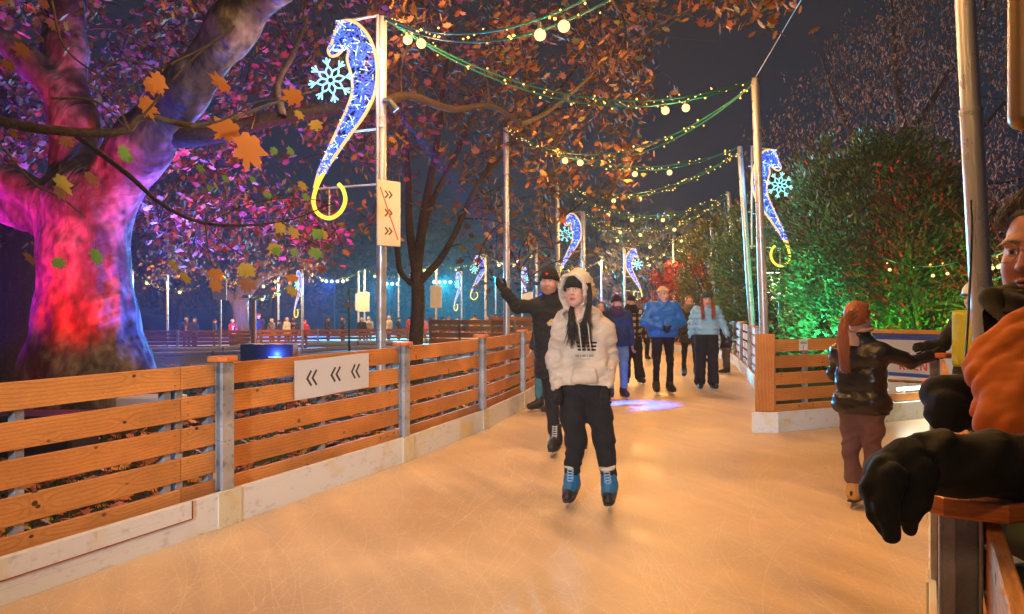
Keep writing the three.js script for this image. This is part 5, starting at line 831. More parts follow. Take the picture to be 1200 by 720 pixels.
    headChild('hat', skin(hf, [-0.125, -0.09, -0.15], [0.125, 0.2 + (hat.tall ?? 0), 0.135], o.headCell ?? 0.007), hat.mat ?? cloth(hat.c, { bump: 0.003 }));
    if (hat.peak) { const pk = new THREE.SphereGeometry(0.085, 16, 4, 0, Math.PI, 0, 0.5).rotateX(0); const sh = new THREE.Shape(); sh.absellipse(0, 0, 0.078, 0.085, 0, Math.PI); const g = new THREE.ExtrudeGeometry(sh, { depth: 0.006, bevelEnabled: true, bevelSize: 0.002, bevelThickness: 0.002, bevelSegments: 1 }); g.rotateX(Math.PI / 2 + 0.12).translate(0, 0.042, 0.06); headChild('peak', boxUV(g), cloth(hat.c)); }
  }
  if (o.hair) { // cap of hair plus falling strands, in head space
    const hr = o.hair, hm = cloth(hr.c, { rough: 0.45, sheen: false }), line = hr.line ?? 0.055;
    if (!hat || hr.cap) headChild('hair', skin((x, y, z) => { const d = smax(ell(x, y, z, 0, 0.03, -0.022, 0.086 + (hr.vol ?? 0), 0.104 + (hr.vol ?? 0), 0.107 + (hr.vol ?? 0)), Math.min((line - y) * 0.7 + (z - 0.03) * 0.9, z - 0.01 - Math.max(0, y) * 0.4) > 0 ? Math.min(0.05, (z - 0.02) * 0.7 + (line - y) * 0.5) : -0.05, 0.02); return smax(d, -0.1 - y, 0.02) - 0.004 * noise(Math.atan2(x, z) * 22, y * 9, 3) - 0.006 * (fbm(x * 20, y * 20, z * 20, 2) - 0.5); }, [-0.13, -0.12, -0.15], [0.13, 0.18, 0.14], o.headCell ?? 0.006), hm);
    if (hr.strands) part('hair', hr.strands(), hm, root);
  }
  if (o.scarf) { const sc = o.scarf, ring = bones([[add(J.nk, [-0.05 * s, -0.02, 0.05 * s]), add(J.nk, [0.05 * s, -0.02, 0.05 * s]), 0.07 * s], [add(J.nk, [-0.06 * s, 0, -0.03 * s]), add(J.nk, [0.06 * s, 0, -0.03 * s]), 0.07 * s], [add(J.nk, [0, 0.045 * s, 0.03 * s]), add(J.nk, [0, 0.045 * s, -0.02 * s]), 0.085 * s]], 0.04); const c = J.nk; part('scarf', skin((x, y, z) => ring(x, y, z) - 0.016 * ridge(noise(x * 5 + 2, y * 22 + z * 8, z * 4), 2), [c[0] - 0.2, c[1] - 0.17, c[2] - 0.17], [c[0] + 0.2, c[1] + 0.19, c[2] + 0.21], Math.min(cell, 0.012)), cloth(sc), root); }
  root.headChild = headChild; root.J = J; root.s = s; return root;
}
function flipIdx(g) { const a = g.index.array; for (let i = 0; i < a.length; i += 3) { const t = a[i]; a[i] = a[i + 1]; a[i + 1] = t; } g.computeVertexNormals(); }
const ice = (px, py) => { const d = EYE * FPX / (py - 360); return V((px - 600) / FPX * d, 0, -d); };
const iceD = (px, d, y = 0) => V((px - 600) / FPX * d, y, -d);
function decal(mesh, root, name, pos, rot, size, map, o = {}) {
  root.updateMatrixWorld(true); const p = root.localToWorld(pos.clone()), g = new DecalGeometry(mesh, p, new THREE.Euler(0, rot + root.rotation.y, 0), size); g.applyMatrix4(root.matrixWorld.clone().invert());
  return part(name, g, std({ map, transparent: true, alphaTest: 0.4, roughness: o.rough ?? 0.8, metalness: o.metal ?? 0, polygonOffset: true, polygonOffsetFactor: -2 }), root);
}
{ // woman in the cream hooded sweatshirt
  const hc = [-0.05, 1.575, -0.015], hy = -0.42, fx = Math.sin(hy), fz = Math.cos(hy), J = { pel: [0, 0.84, 0], ch: [0.0, 1.2, -0.02], nk: [-0.02, 1.39, -0.01], hd: [-0.055, 1.56, 0.03], sL: [0.155, 1.29, -0.02], sR: [-0.15, 1.29, -0.02], eL: [0.205, 1.06, -0.06], eR: [-0.205, 1.06, -0.06], wL: [0.15, 0.86, 0.11], wR: [-0.19, 0.87, 0.1], hL: [0.088, 0.83, 0], hR: [-0.088, 0.83, 0], kL: [0.15, 0.49, 0.05], kR: [-0.055, 0.49, 0.05], aL: [0.195, 0.165, 0.06], aR: [-0.09, 0.165, 0.0], headYaw: hy, headPitch: -0.16, headRoll: 0.05, footL: -0.25, footR: -0.3 };
  const hood = (x, y, z, d) => {
    const X = x - hc[0], Y = y - hc[1], Z = z - hc[2], u = X * fz - Z * fx, w = X * fx + Z * fz; // u across the face, w forward
    const out = ell(u, Y, w, 0, 0.0, -0.03, 0.128, 0.15, 0.15), inn = ell(u, Y, w, 0, -0.01, -0.015, 0.106, 0.13, 0.13), open = ell(u, Y, w, 0, -0.02, 0.13, 0.096, 0.145, 0.15);
    let sh = smax(smax(out, -inn, 0.012), -open, 0.014); sh = smin(sh, smax(smax(ell(u, Y, w, 0, -0.02, -0.02, 0.134, 0.158, 0.15), -open, 0.012), Math.abs(open) - 0.014, 0.01) - 0.001, 0.008);
    const roll = smax(ell(X, Y, Z, 0.03, -0.2, -0.02, 0.15, 0.09, 0.13), -ell(u, Y, w, 0, -0.14, 0.07, 0.075, 0.12, 0.1), 0.02);
    return smin(smin(d, roll, 0.04), sh, 0.02);
  };
  const str = () => {
    const L = []; for (let i = 0; i < 230; i++) { const sd = i % 3 ? 1 : -1, x0 = sd > 0 ? rr(0.015, 0.05) : rr(-0.11, -0.075), ze = rr(0.105, 0.145), x1 = sd > 0 ? rr(-0.035, 0.045) : rr(-0.125, -0.05), ye = 1.15 + Math.pow(rnd(), 2) * 0.2; L.push(sd > 0 ? [V(x0, 1.60 + rr(-0.02, 0.03), 0.07 + rr(-0.03, 0.015)), V(x0 + 0.008, 1.5, 0.075 + rr(0, 0.02)), V((x0 + x1) / 2, 1.38, ze - 0.01), V(x1, (1.36 + ye) / 2, ze + rr(0, 0.012)), V(x1 + rr(-0.03, 0.03), ye, ze + rr(-0.005, 0.012))] : [V(x0 + 0.02, 1.47, 0.05 + rr(0, 0.02)), V(x0, 1.42, 0.09), V((x0 + x1) / 2, 1.36, ze - 0.01), V(x1, (1.36 + ye) / 2, ze), V(x1 + rr(-0.03, 0.03), ye, ze + rr(-0.005, 0.012))]); }
    return strands(L, 0.0022, 15);
  };
  const w = person({ label: 'woman skating in a cream hooded sweatshirt, black trousers and blue laced skates', pos: iceD(683, 5.43), h: 1.68, cell: 0.0095, headCell: 0.0042, handCell: 0.0042, seed: 3, j: J, face: { skin: [0.6, 0.36, 0.28], jaw: 0.97 }, gloves: [0.012, 0.012, 0.014], curl: [0.6, 0.5], rollL: 2.2, rollR: -2.2,
    jacket: { name: 'hooded_sweatshirt', c: [0.64, 0.56, 0.47], hem: 0.885, w: 1.0, fold: 0.021, flare: 1.02, sleeve: 1.1, noCollar: true, extra: hood, extraBounds: [[hc, hc, 0.2, 0.2]] }, trousers: { c: [0.012, 0.012, 0.014], w: 1.08, fold: 0.014, end: 0.74 },
    headScale: 0.97, hat: { c: [0.012, 0.012, 0.014], low: 0.008, tilt: 0.14 }, hair: { c: [0.018, 0.012, 0.01], strands: str }, boot: cloth([0.015, 0.015, 0.018], { rough: 0.4, sheen: false }), laces: std({ color: lin(0.35, 0.55, 0.75), roughness: 0.6 }), toeL: 0.14, toeR: 0.1, edgeL: 0.12, lift: 0.012,
    bootExtra: (b) => {
      const bl = std({ color: lin(0.02, 0.16, 0.36), roughness: 0.5 }); const side = skin((x, y, z) => smax(smax(bootField(x, y, z) - 0.003, Math.max(0.115 - y, y - 0.225), 0.004), -(bootField(x, y, z) + 0.004), 0.002), [-0.075, 0.1, -0.12], [0.075, 0.24, 0.1], 0.006); part('ankle_panel', side, bl, b);
      const tr = skin((x, y, z) => smax(smax(bootField(x, y, z) - 0.009, Math.max(0.255 - y, y - 0.285), 0.01), -(bootField(x, y, z) + 0.006), 0.004), [-0.08, 0.24, -0.13], [0.08, 0.3, 0.05], 0.006); part('cuff', tr, cloth([0.6, 0.55, 0.42]), b);
    } });
  const pr = drawn(256, 160, (c) => { c.fillStyle = '#16161a'; for (let i = 0; i < 3; i++) { c.fillRect(52 + i * 4, 10 + i * 26, 62, 13); c.fillRect(132, 10 + i * 26, 70 - i * 4, 13); } c.font = 'bold 22px sans-serif'; c.fillText('III I IIII I IIII', 44, 118); c.font = '13px sans-serif'; c.fillText('I II III I I II III', 72, 140); });
  decal(w.jacket, w, 'chest_print', V(0.02, 1.13, 0.16), 0, V(0.25, 0.16, 0.22), pr);
  const pk = skin((x, y, z) => bones([[[-0.07, 0.93, 0.118], [0.07, 0.93, 0.118], 0.03, 0.03], [[-0.06, 1.0, 0.12], [0.06, 1.0, 0.12], 0.02]], 0.06)(x, y, z) - 0.006 * fbm(x * 9, y * 9, z * 9, 2), [-0.14, 0.86, 0.06], [0.14, 1.06, 0.18], 0.008); part('pouch_pocket', pk, cloth([0.64, 0.56, 0.47]), w);
  for (const sx of [-0.03, 0.035]) part('drawstring', tube([V(sx - 0.02, 1.37, 0.115), V(sx - 0.01, 1.3, 0.15), V(sx, 1.2, 0.158), V(sx + 0.008, 1.14, 0.155)], 0.004, 16, 6), cloth([0.7, 0.64, 0.56]), w);
}
{ // man pointing
  const m = person({ label: 'man in a black hooded jacket and black beanie pointing with outstretched arm', pos: iceD(655, 7.4), h: 1.84, cell: 0.013, headCell: 0.0055, handCell: 0.005, seed: 5, face: { skin: [0.55, 0.31, 0.24], beard: [0.16, 0.09, 0.06], jaw: 1.12 }, gloves: [0.015, 0.015, 0.017], curl: [0.1, 0.15], rollR: 0.2,
    j: { pel: [-0.02, 0.99, 0], ch: [-0.05, 1.36, -0.02], nk: [-0.08, 1.55, 0], hd: [-0.10, 1.70, 0.03], sL: [0.13, 1.46, 0], sR: [-0.245, 1.46, -0.01], eR: [-0.41, 1.45, 0.05], wR: [-0.535, 1.6, 0.12], eL: [0.2, 1.2, -0.02], wL: [0.17, 0.98, 0.1], headYaw: -0.25, headPitch: 0.02, kR: [-0.08, 0.58, 0.05], aR: [-0.05, 0.17, 0.1], kL: [0.15, 0.58, 0], aL: [0.22, 0.17, -0.05], footL: 0.1, footR: -0.3 },
    jacket: { name: 'hooded_jacket', c: [0.016, 0.016, 0.019], hem: 0.74, w: 1.05, fold: 0.02, collar: 0.4, extra: (x, y, z, d) => smin(d, ell(x, y, z, -0.06, 1.5, -0.08, 0.17, 0.09, 0.12), 0.05) }, trousers: { c: [0.014, 0.014, 0.018] }, hat: { c: [0.014, 0.014, 0.016], low: 0.01, tilt: 0.14, tall: 0.012 } });
  const star = drawn(64, 64, (c) => { c.fillStyle = '#e01818'; c.beginPath(); for (let i = 0; i < 10; i++) { const a = i * Math.PI / 5 - Math.PI / 2, r = i % 2 ? 13 : 29; c[i ? 'lineTo' : 'moveTo'](32 + Math.cos(a) * r, 32 + Math.sin(a) * r); } c.fill(); });
  { const g = new THREE.SphereGeometry(0.122, 10, 8, Math.PI / 2 - 0.15, 0.3, 1.1, 0.3); const q = m.headChild('badge', g.translate(0, 0.037, -0.013), std({ map: star, alphaTest: 0.5, transparent: true, roughness: 0.7, side: THREE.DoubleSide })); }
  const gold = drawn(256, 160, (c) => { c.fillStyle = '#b79a4e'; c.beginPath(); c.moveTo(20, 120); for (const [x, y] of [[60, 84], [96, 90], [112, 18], [140, 78], [220, 60], [180, 100], [232, 128], [150, 118], [120, 150], [100, 118], [40, 146]]) c.lineTo(x, y); c.fill(); c.fillStyle = '#2a2416'; c.fillRect(60, 104, 150, 6); c.fillRect(84, 124, 80, 5); });
  decal(m.jacket, m, 'chest_print', V(0.0, 1.34, 0.14), 0, V(0.3, 0.19, 0.24), gold, { rough: 0.5 });
}
person({ label: 'skater in teal jeans mostly hidden behind the pointing man', pos: iceD(640, 10.1), h: 1.68, cell: 0.02, far: true, seed: 6, j: { kR: [-0.1, 0.54, 0.04], aR: [-0.12, 0.16, 0.02] }, yaw: -0.9, jacket: { c: [0.03, 0.03, 0.04] }, trousers: { c: [0.06, 0.2, 0.28] }, hat: { c: [0.02, 0.02, 0.02], low: 0.02 } });
{ // girl with the ponytail at the gate
  const yaw = 2.25, Vw = (x, y, z) => { const c = Math.cos(-yaw), q = Math.sin(-yaw); return [x * c + z * q, y, -x * q + z * c]; }; // picture axes to her own
  const str = () => { const L = []; for (let i = 0; i < 300; i++) { const a = Vw(-0.10 + rr(-0.02, 0.02), 1.40 + rr(-0.025, 0.025), 0.07 + rr(-0.02, 0.02)), b = Vw(-0.17 + rr(-0.03, 0.02), 1.33 + rr(-0.03, 0.03), 0.1 + rr(-0.02, 0.03)), c = Vw(-0.185 + rr(-0.04, 0.035), 1.18, 0.12 + rr(-0.02, 0.03)), d = Vw(-0.175 + rr(-0.045, 0.03), rr(0.98, 1.08), 0.13 + rr(-0.02, 0.03)); L.push([V(...Vw(-0.03 + rr(-0.05, 0.05), 1.43 + rr(-0.03, 0.05), 0.06)), V(...a), V(...b), V(...c), V(...d)]); } return strands(L, 0.0026, 15); };
  const g = person({ label: 'girl with a long red ponytail in a shiny black puffer jacket at the gate', pos: iceD(1010, 5.3), yaw, h: 1.45, headScale: 1.1, cell: 0.0095, headCell: 0.006, handCell: 0.005, seed: 8, gloves: [0.01, 0.01, 0.012], curl: [0.5, 0.4],
    j: { pel: Vw(0, 0.74, 0), ch: Vw(0.0, 1.06, 0.0), nk: Vw(-0.01, 1.22, 0), hd: Vw(-0.02, 1.37, -0.01), sL: Vw(-0.11, 1.15, -0.1), sR: Vw(0.105, 1.15, 0.1), eR: Vw(0.29, 1.05, 0.11), wR: Vw(0.49, 1.10, 0.0), eL: Vw(-0.1, 0.95, -0.2), wL: Vw(0.03, 0.93, -0.25), hL: Vw(-0.045, 0.74, -0.05), hR: Vw(0.045, 0.74, 0.05), kL: Vw(-0.05, 0.43, -0.05), kR: Vw(0.045, 0.43, 0.06), aL: Vw(-0.045, 0.14, -0.04), aR: Vw(0.055, 0.14, 0.04), headYaw: -0.15, headPitch: 0.1 },
    rollR: -1.2, jacket: { name: 'puffer_jacket', mat: puffer([0.014, 0.013, 0.013], 0.28), hem: 0.69, w: 1.12, quilt: [0.17, 0.02], fold: 0.018, flare: 1.12, sleeve: 1.02, collar: 0.16 }, trousers: { c: [0.17, 0.095, 0.10], w: 0.98, hemR: 0.062, fold: 0.016, end: 0.72 }, hair: { c: [0.34, 0.105, 0.03], line: 0.06, strands: str, vol: 0.004 }, boot: std({ color: lin(0.55, 0.36, 0.14), roughness: 0.45 }) });
  const [lx, ly, lz] = Vw(-0.012, 1.292, 0.0); part('collar_trim', new THREE.TorusGeometry(0.078, 0.014, 8, 26).rotateX(Math.PI / 2 - 0.12).translate(lx, ly, lz), cloth([0.5, 0.33, 0.27]), g);
  const [bx, by, bz] = Vw(-0.11, 1.405, 0.075); part('hair_tie', new THREE.TorusGeometry(0.026, 0.01, 8, 16).rotateY(0.6).rotateX(0.5).translate(bx, by, bz), cloth([0.45, 0.2, 0.1]), g);
}
// group skating towards the viewer
person({ label: 'youth in a black beanie and navy jacket with bright blue lit trousers', pos: ice(723, 468), h: 1.64, seed: 11, cell: 0.015, far: true, face: { skin: [0.45, 0.3, 0.4] }, jacket: { c: [0.01, 0.04, 0.16], colour: null, w: 1.08, hem: 0.83, extra: (x, y, z, d) => d }, trousers: { c: [0.12, 0.32, 0.62], w: 1.1 }, hat: { c: [0.02, 0.015, 0.015], low: 0.02, tall: 0.012 }, scarf: [0.05, 0.03, 0.12], yaw: 0.1, gloves: null });
{
  const plaid = drawn(256, 256, (c) => { c.fillStyle = '#b9aea2'; c.fillRect(0, 0, 256, 256); for (let i = 0; i < 2; i++) { c.fillStyle = 'rgba(18,16,18,0.72)'; c.fillRect(i * 128, 0, 64, 256); c.fillRect(0, i * 128, 256, 64); } }); plaid.wrapS = plaid.wrapT = THREE.RepeatWrapping; plaid.repeat.set(4.4, 4.4);
  person({ label: 'man in a black and white checked jacket, dark cap and loose trousers', pos: ice(740, 451), h: 1.68, seed: 12, cell: 0.014, far: true, yaw: 0.15, gloves: [0.01, 0.01, 0.012], jacket: { mat: std({ map: plaid, roughness: 0.9 }), w: 1.06, hem: 0.86, noCollar: true }, trousers: { c: [0.02, 0.02, 0.025], w: 1.3, hemR: 0.075, end: 0.97 }, hat: { c: [0.015, 0.016, 0.018], low: 0.035, tilt: 0.0, band: false, peak: true, knit: 0 }, scarf: [0.015, 0.014, 0.014], j: { aL: [0.13, 0.16, 0.12] } });
}
person({ label: 'man in a bright blue winter jacket and cream beanie with clasped hands', pos: ice(777, 462), h: 1.80, seed: 13, cell: 0.013, headCell: 0.0055, far: true, yaw: 0.05, gloves: [0.012, 0.012, 0.014], face: { skin: [0.6, 0.38, 0.3] }, jacket: { c: [0.015, 0.10, 0.36], w: 1.2, hem: 0.95, fold: 0.02, flare: 1.1, sleeve: 1.15, collar: 0.3, mat: puffer([0.012, 0.15, 0.62], 0.45) }, trousers: { c: [0.012, 0.013, 0.03], w: 0.85 }, hat: { c: [0.66, 0.52, 0.34], low: 0.045, tilt: 0.1 }, j: { eL: [0.31, 1.2, 0.02], eR: [-0.31, 1.2, 0.02], wL: [0.08, 1.13, 0.22], wR: [-0.08, 1.13, 0.2], headYaw: 0.3 } });
person({ label: 'woman in a long grey coat and knitted scarf', pos: ice(808, 443), h: 1.69, seed: 14, cell: 0.015, far: true, yaw: -0.1, gloves: [0.012, 0.012, 0.012], jacket: { name: 'coat', c: [0.055, 0.05, 0.05], hem: 0.72, w: 1.0, flare: 1.05 }, trousers: { c: [0.015, 0.014, 0.016], w: 0.85 }, hair: { c: [0.3, 0.11, 0.05], line: 0.05 }, scarf: [0.14, 0.12, 0.09], j: { kL: [0.13, 0.55, -0.05], aL: [0.16, 0.16, -0.12] } });
{
  const str = () => { const L = []; for (let i = 0; i < 160; i++) { const sd = i % 2 ? 1 : -1, x = sd * rr(0.055, 0.08); L.push([V(x, 1.64, 0.02), V(x * 1.25, 1.54, 0.04 + rr(0, 0.02)), V(x * 1.4 + rr(-0.015, 0.015), 1.42, 0.1 + rr(0, 0.02)), V(x * 1.3 + rr(-0.03, 0.03), rr(1.22, 1.32), 0.145 + rr(0, 0.02))]); } return strands(L, 0.0032, 12); };
  person({ label: 'girl with long red hair in a light blue puffer jacket and wide dark trousers', pos: ice(828, 458), h: 1.71, seed: 15, cell: 0.0125, headCell: 0.0055, far: true, yaw: -0.05, gloves: [0.02, 0.025, 0.03], face: { skin: [0.6, 0.36, 0.3] }, jacket: { name: 'puffer_jacket', mat: puffer([0.22, 0.5, 0.82], 0.45), w: 1.12, hem: 0.97, quilt: [0.095, 0.014], fold: 0.012, sleeve: 1.12, collar: 0.3 }, trousers: { c: [0.012, 0.014, 0.03], w: 1.3, hemR: 0.075, end: 0.96 }, hat: { c: [0.02, 0.07, 0.08], low: 0.035, tilt: 0.1, tall: 0.01 }, hair: { c: [0.26, 0.06, 0.022], strands: str }, j: { eL: [0.28, 1.17, -0.02], wL: [0.35, 0.95, 0.04], eR: [-0.25, 1.17, -0.02], wR: [-0.27, 0.94, 0.05] } });
}
person({ label: 'child in dark clothes bending beside the right fence', pos: ice(852, 439), h: 1.28, headScale: 1.15, seed: 16, cell: 0.016, far: true, yaw: -2.2, gloves: [0.01, 0.01, 0.01], jacket: { c: [0.014, 0.014, 0.018] }, trousers: { c: [0.09, 0.08, 0.08], w: 1.1 }, hat: { c: [0.012, 0.014, 0.02], low: 0.02 }, j: { hd: [0, 1.12, 0.14], nk: [0, 1.03, 0.08], ch: [0, 0.9, 0.05] } });
person({ label: 'skater whose face peeps out behind the cream hood', pos: iceD(704, 14.5), h: 1.57, seed: 17, cell: 0.02, far: true, hair: { c: [0.12, 0.05, 0.02] }, jacket: { c: [0.05, 0.05, 0.06] } });
person({ label: 'dark clad skater far behind the blue jacket man', pos: iceD(762, 20), h: 1.62, seed: 18, cell: 0.02, far: true, yaw: 0.4, jacket: { c: [0.03, 0.05, 0.04] }, hat: { c: [0.1, 0.02, 0.02], low: 0.02 } });
{ // helmeted person by the thick pole
  const g = person({ label: 'person in a white helmet and yellow safety vest behind the thick pole', pos: iceD(1146, 6.1), h: 1.66, seed: 19, cell: 0.013, headCell: 0.006, far: true, yaw: -1.3, gloves: [0.012, 0.012, 0.014], curl: [0.4, 0.5], j: { eR: [-0.3, 1.12, 0.06], wR: [-0.22, 1.12, 0.3], headPitch: 0.1 }, jacket: { c: [0.014, 0.014, 0.016], w: 1.05 } });
  const s = g.s; g.headChild('helmet', skin((x, y, z) => { const o = ell(x, y, z, 0, 0.045, -0.02, 0.112, 0.112, 0.135), i = ell(x, y, z, 0, 0.03, -0.02, 0.096, 0.1, 0.12); return smax(smax(o, -i, 0.006), -(y - 0.028 - 0.1 * z), 0.008); }, [-0.13, -0.06, -0.18], [0.13, 0.18, 0.14], 0.006), std({ color: lin(0.72, 0.7, 0.66), roughness: 0.35 }));
  g.headChild('helmet_band', new THREE.TorusGeometry(0.117, 0.012, 8, 30).rotateX(Math.PI / 2 - 0.1).scale(0.97, 1, 1.14).translate(0, 0.028, -0.02), std({ color: lin(0.03, 0.12, 0.4), roughness: 0.4 }));
  const vest = bones([[[-0.09, 1.38, 0], [-0.09, 1.0, 0], 0.13 * s], [[0.09, 1.38, 0], [0.09, 1.0, 0], 0.13 * s], [[0, 1.38, 0], [0, 1.0, 0], 0.13 * s]], 0.05); part('safety_vest', skin((x, y, z) => smax(smax(vest(x, y, z) - 0.012 * fbm(x * 8, y * 8, z * 8, 2), Math.max(0.95 - y, y - 1.40 - 0.25 * Math.min(0.1, Math.abs(x))), 0.03), Math.abs(x) - 0.16, 0.02), [-0.3, 0.9, -0.25], [0.3, 1.5, 0.25], 0.014), std({ color: lin(0.45, 0.46, 0.015), roughness: 0.7 }), g);
}
// ---------------------------------------------------------------- spectator in the orange scarf leaning over the near fence
{
  const P = (px, py, d) => at(px, py, d), base = V(1.62, 0, -1.75), root = thing('person', 'spectator in a dark olive coat and orange scarf leaning over the near fence', 'person', base);
  const L = (px, py, d) => P(px, py, d).sub(base).toArray();
  const HM = M4(P(1222, 297, 1.86).sub(base), eul(0.08, -0.98, 0.05), 1.04), face = { skin: [0.6, 0.27, 0.19], jaw: 1.08, brow: [0.16, 0.14, 0.12] };
  const hip = [0.25, 0.95, 0], ch = [0.06, 1.32, 0.02], nk = HM.clone().multiply(new THREE.Matrix4().makeTranslation(0, -0.2, -0.03)), nkp = new THREE.Vector3().setFromMatrixPosition(nk).toArray();
  const sN = L(1290, 440, 1.42), eN = L(1262, 548, 1.3), wN = L(1082, 543, 1.22), sF = L(1190, 430, 2.0), eF = L(1195, 500, 1.85), wF = L(1150, 478, 1.72);
  const core = [[nkp, ch, 0.05, 0.08], [ch, hip, 0.085, 0.085], [hip, [0.3, 0.5, 0.1], 0.07, 0.05], [[0.3, 0.5, 0.1], [0.33, 0.08, 0.08], 0.045, 0.035], [hip, [0.22, 0.5, -0.12], 0.07, 0.05], [[0.22, 0.5, -0.12], [0.25, 0.08, -0.14], 0.045, 0.035], [sN, eN, 0.04, 0.033], [eN, wN, 0.033, 0.025], [sF, eF, 0.04, 0.033], [eF, wF, 0.033, 0.025], [ch, sN, 0.05, 0.04], [ch, sF, 0.05, 0.04]];
  const [lo, hi] = boundsOf(core, 0.04);
  part('body', mergeGeometries([skin(bones(core, 0.04), lo, hi, 0.02, () => face.skin), headGeo(face, 0.0036).clone().applyMatrix4(HM)]), skinMat, root);
  const olive = cloth([0.018, 0.0155, 0.006], { rough: 0.85, bump: 0.0008, sheen: false }), coat = [[ch, hip, 0.16, 0.17], [ch, nkp, 0.15, 0.09], [hip, [0.26, 0.72, 0], 0.17, 0.18], [ch, sN, 0.12, 0.085], [ch, sF, 0.12, 0.085], [sN, eN, 0.082, 0.068], [sF, eF, 0.078, 0.062], [eF, wF, 0.062, 0.052]], slv = [[eN, wN, 0.056, 0.047], [wN, wN.map((v, i) => v + (wN[i] - eN[i]) * 0.2), 0.047, 0.049]], cf = bones(coat, 0.05), sf = bones(slv, 0.01), cut = V(...wN).sub(V(...eN)).normalize(), wv = V(...wN);
  const [cl, chh] = boundsOf(coat.concat(slv), 0.04);
  part('coat', skin((x, y, z) => { let d = smin(cf(x, y, z), smax(sf(x, y, z), (x - wv.x) * cut.x + (y - wv.y) * cut.y + (z - wv.z) * cut.z - 0.012, 0.006), 0.03); if (d > 0.05 || d < -0.05) return d; d -= 0.008 * (fbm(x * 9, y * 14, z * 14, 3) - 0.5) * 2 + 0.01 * ridge(noise(x * 7 + y * 12, y * 18 - x * 9, z * 8), 3); return d; }, cl, chh, 0.0085), olive, root);
  const lap = skin((x, y, z) => bones([[L(1160, 348, 1.78), L(1172, 398, 1.7), 0.018, 0.03], [L(1172, 398, 1.7), L(1205, 372, 1.8), 0.03, 0.04], [L(1162, 350, 1.78), L(1200, 345, 1.85), 0.02, 0.04]], 0.03)(x, y, z), L(1130, 430, 1.9).map((v, i) => v - [0.05, 0.02, 0.1][i]), L(1240, 320, 1.6).map((v, i) => v + [0.05, 0.06, 0.12][i]), 0.007); part('lapel', lap, cloth([0.05, 0.05, 0.02]), root);
  // trousers and shoes behind the fence
  const leg = [[hip, [0.3, 0.5, 0.1], 0.12, 0.085], [[0.3, 0.5, 0.1], [0.33, 0.1, 0.08], 0.08, 0.065], [hip, [0.22, 0.5, -0.12], 0.12, 0.085], [[0.22, 0.5, -0.12], [0.25, 0.1, -0.14], 0.08, 0.065]], [ll, lh] = boundsOf(leg, 0.03); part('trousers', skin(bones(leg, 0.03), ll, lh, 0.016), cloth([0.02, 0.02, 0.025]), root);
  for (const [x, z] of [[0.3, 0.08], [0.22, -0.14]]) { const sh = [[[x, 0.04, z], [x - 0.16, 0.03, z + 0.06], 0.05, 0.04]], [a, b] = boundsOf(sh, 0.02); part('shoe', skin(bones(sh, 0.02), a, b, 0.01), cloth([0.02, 0.015, 0.012], { rough: 0.5 }), root); }
  // near glove: hand hanging from a bent wrist, fingers together, thumb towards the viewer's right
  const W = (px, py, d = 1.22) => L(px, py, d), G = [[W(1110, 541), W(1066, 545), 0.036, 0.039], [W(1066, 546), W(1042, 556), 0.042, 0.036], [W(1060, 552), W(1044, 580), 0.04, 0.03],
    [W(1040, 552, 1.20), W(1026, 572, 1.19), 0.024, 0.021], [W(1026, 572, 1.19), W(1031, 602, 1.185), 0.0195, 0.0165], [W(1031, 602, 1.185), W(1041, 622, 1.19), 0.016, 0.012],
    [W(1046, 560, 1.175), W(1038, 590, 1.165), 0.022, 0.018], [W(1038, 590, 1.165), W(1044, 626, 1.165), 0.0172, 0.0125], [W(1036, 552, 1.235), W(1023, 575, 1.235), 0.022, 0.019], [W(1023, 575, 1.235), W(1029, 604, 1.235), 0.0175, 0.0125], [W(1042, 560, 1.26), W(1030, 590, 1.262), 0.02, 0.016], [W(1030, 590, 1.262), W(1036, 612, 1.262), 0.016, 0.011],
    [W(1078, 556, 1.19), W(1076, 582, 1.175), 0.027, 0.0215], [W(1076, 582, 1.175), W(1064, 600, 1.175), 0.0205, 0.017], [W(1064, 600, 1.175), W(1067, 619, 1.18), 0.0165, 0.011]], gf = bones(G, 0.006), [gl, gh] = boundsOf(G, 0.02);
  const wool = cloth([0.008, 0.009, 0.005], { bump: 0.0008, sheen: false }); part('glove', skin((x, y, z) => gf(x, y, z) - 0.0025 * (fbm(x * 60, y * 60, z * 60, 2) - 0.5) - 0.003 * ridge(noise(x * 26, y * 40, z * 26), 4), gl, gh, 0.0035), wool, root);
  const G2 = [[L(1150, 478, 1.72), L(1122, 476, 1.7), 0.05, 0.052], [L(1122, 476, 1.7), L(1100, 462, 1.68), 0.05, 0.04], [L(1112, 458, 1.66), L(1132, 454, 1.66), 0.036, 0.03], [L(1100, 466, 1.66), L(1094, 486, 1.65), 0.026, 0.02], [L(1106, 470, 1.63), L(1100, 494, 1.63), 0.024, 0.018], [L(1116, 474, 1.62), L(1110, 499, 1.62), 0.024, 0.018], [L(1128, 476, 1.62), L(1122, 499, 1.63), 0.023, 0.017], [L(1126, 455, 1.64), L(1142, 458, 1.62), 0.024, 0.02]], g2 = bones(G2, 0.014), [l2, h2] = boundsOf(G2, 0.02);
  part('glove', skin((x, y, z) => g2(x, y, z) - 0.003 * (fbm(x * 50, y * 50, z * 50, 2) - 0.5), l2, h2, 0.0045), cloth([0.008, 0.012, 0.011], { bump: 0.0012, sheen: false }), root);
  // scarf: broad folds over the chest, dark muffler at the chin
  const S = [], fl = (pts, d0, d1, r0, r1) => { for (let i = 0; i < pts.length - 1; i++) { const n = pts.length - 1, t = i / n, u = (i + 1) / n; S.push([L(...pts[i], d0 + (d1 - d0) * t), L(...pts[i + 1], d0 + (d1 - d0) * u), r0 + (r1 - r0) * t, r0 + (r1 - r0) * u]); } };
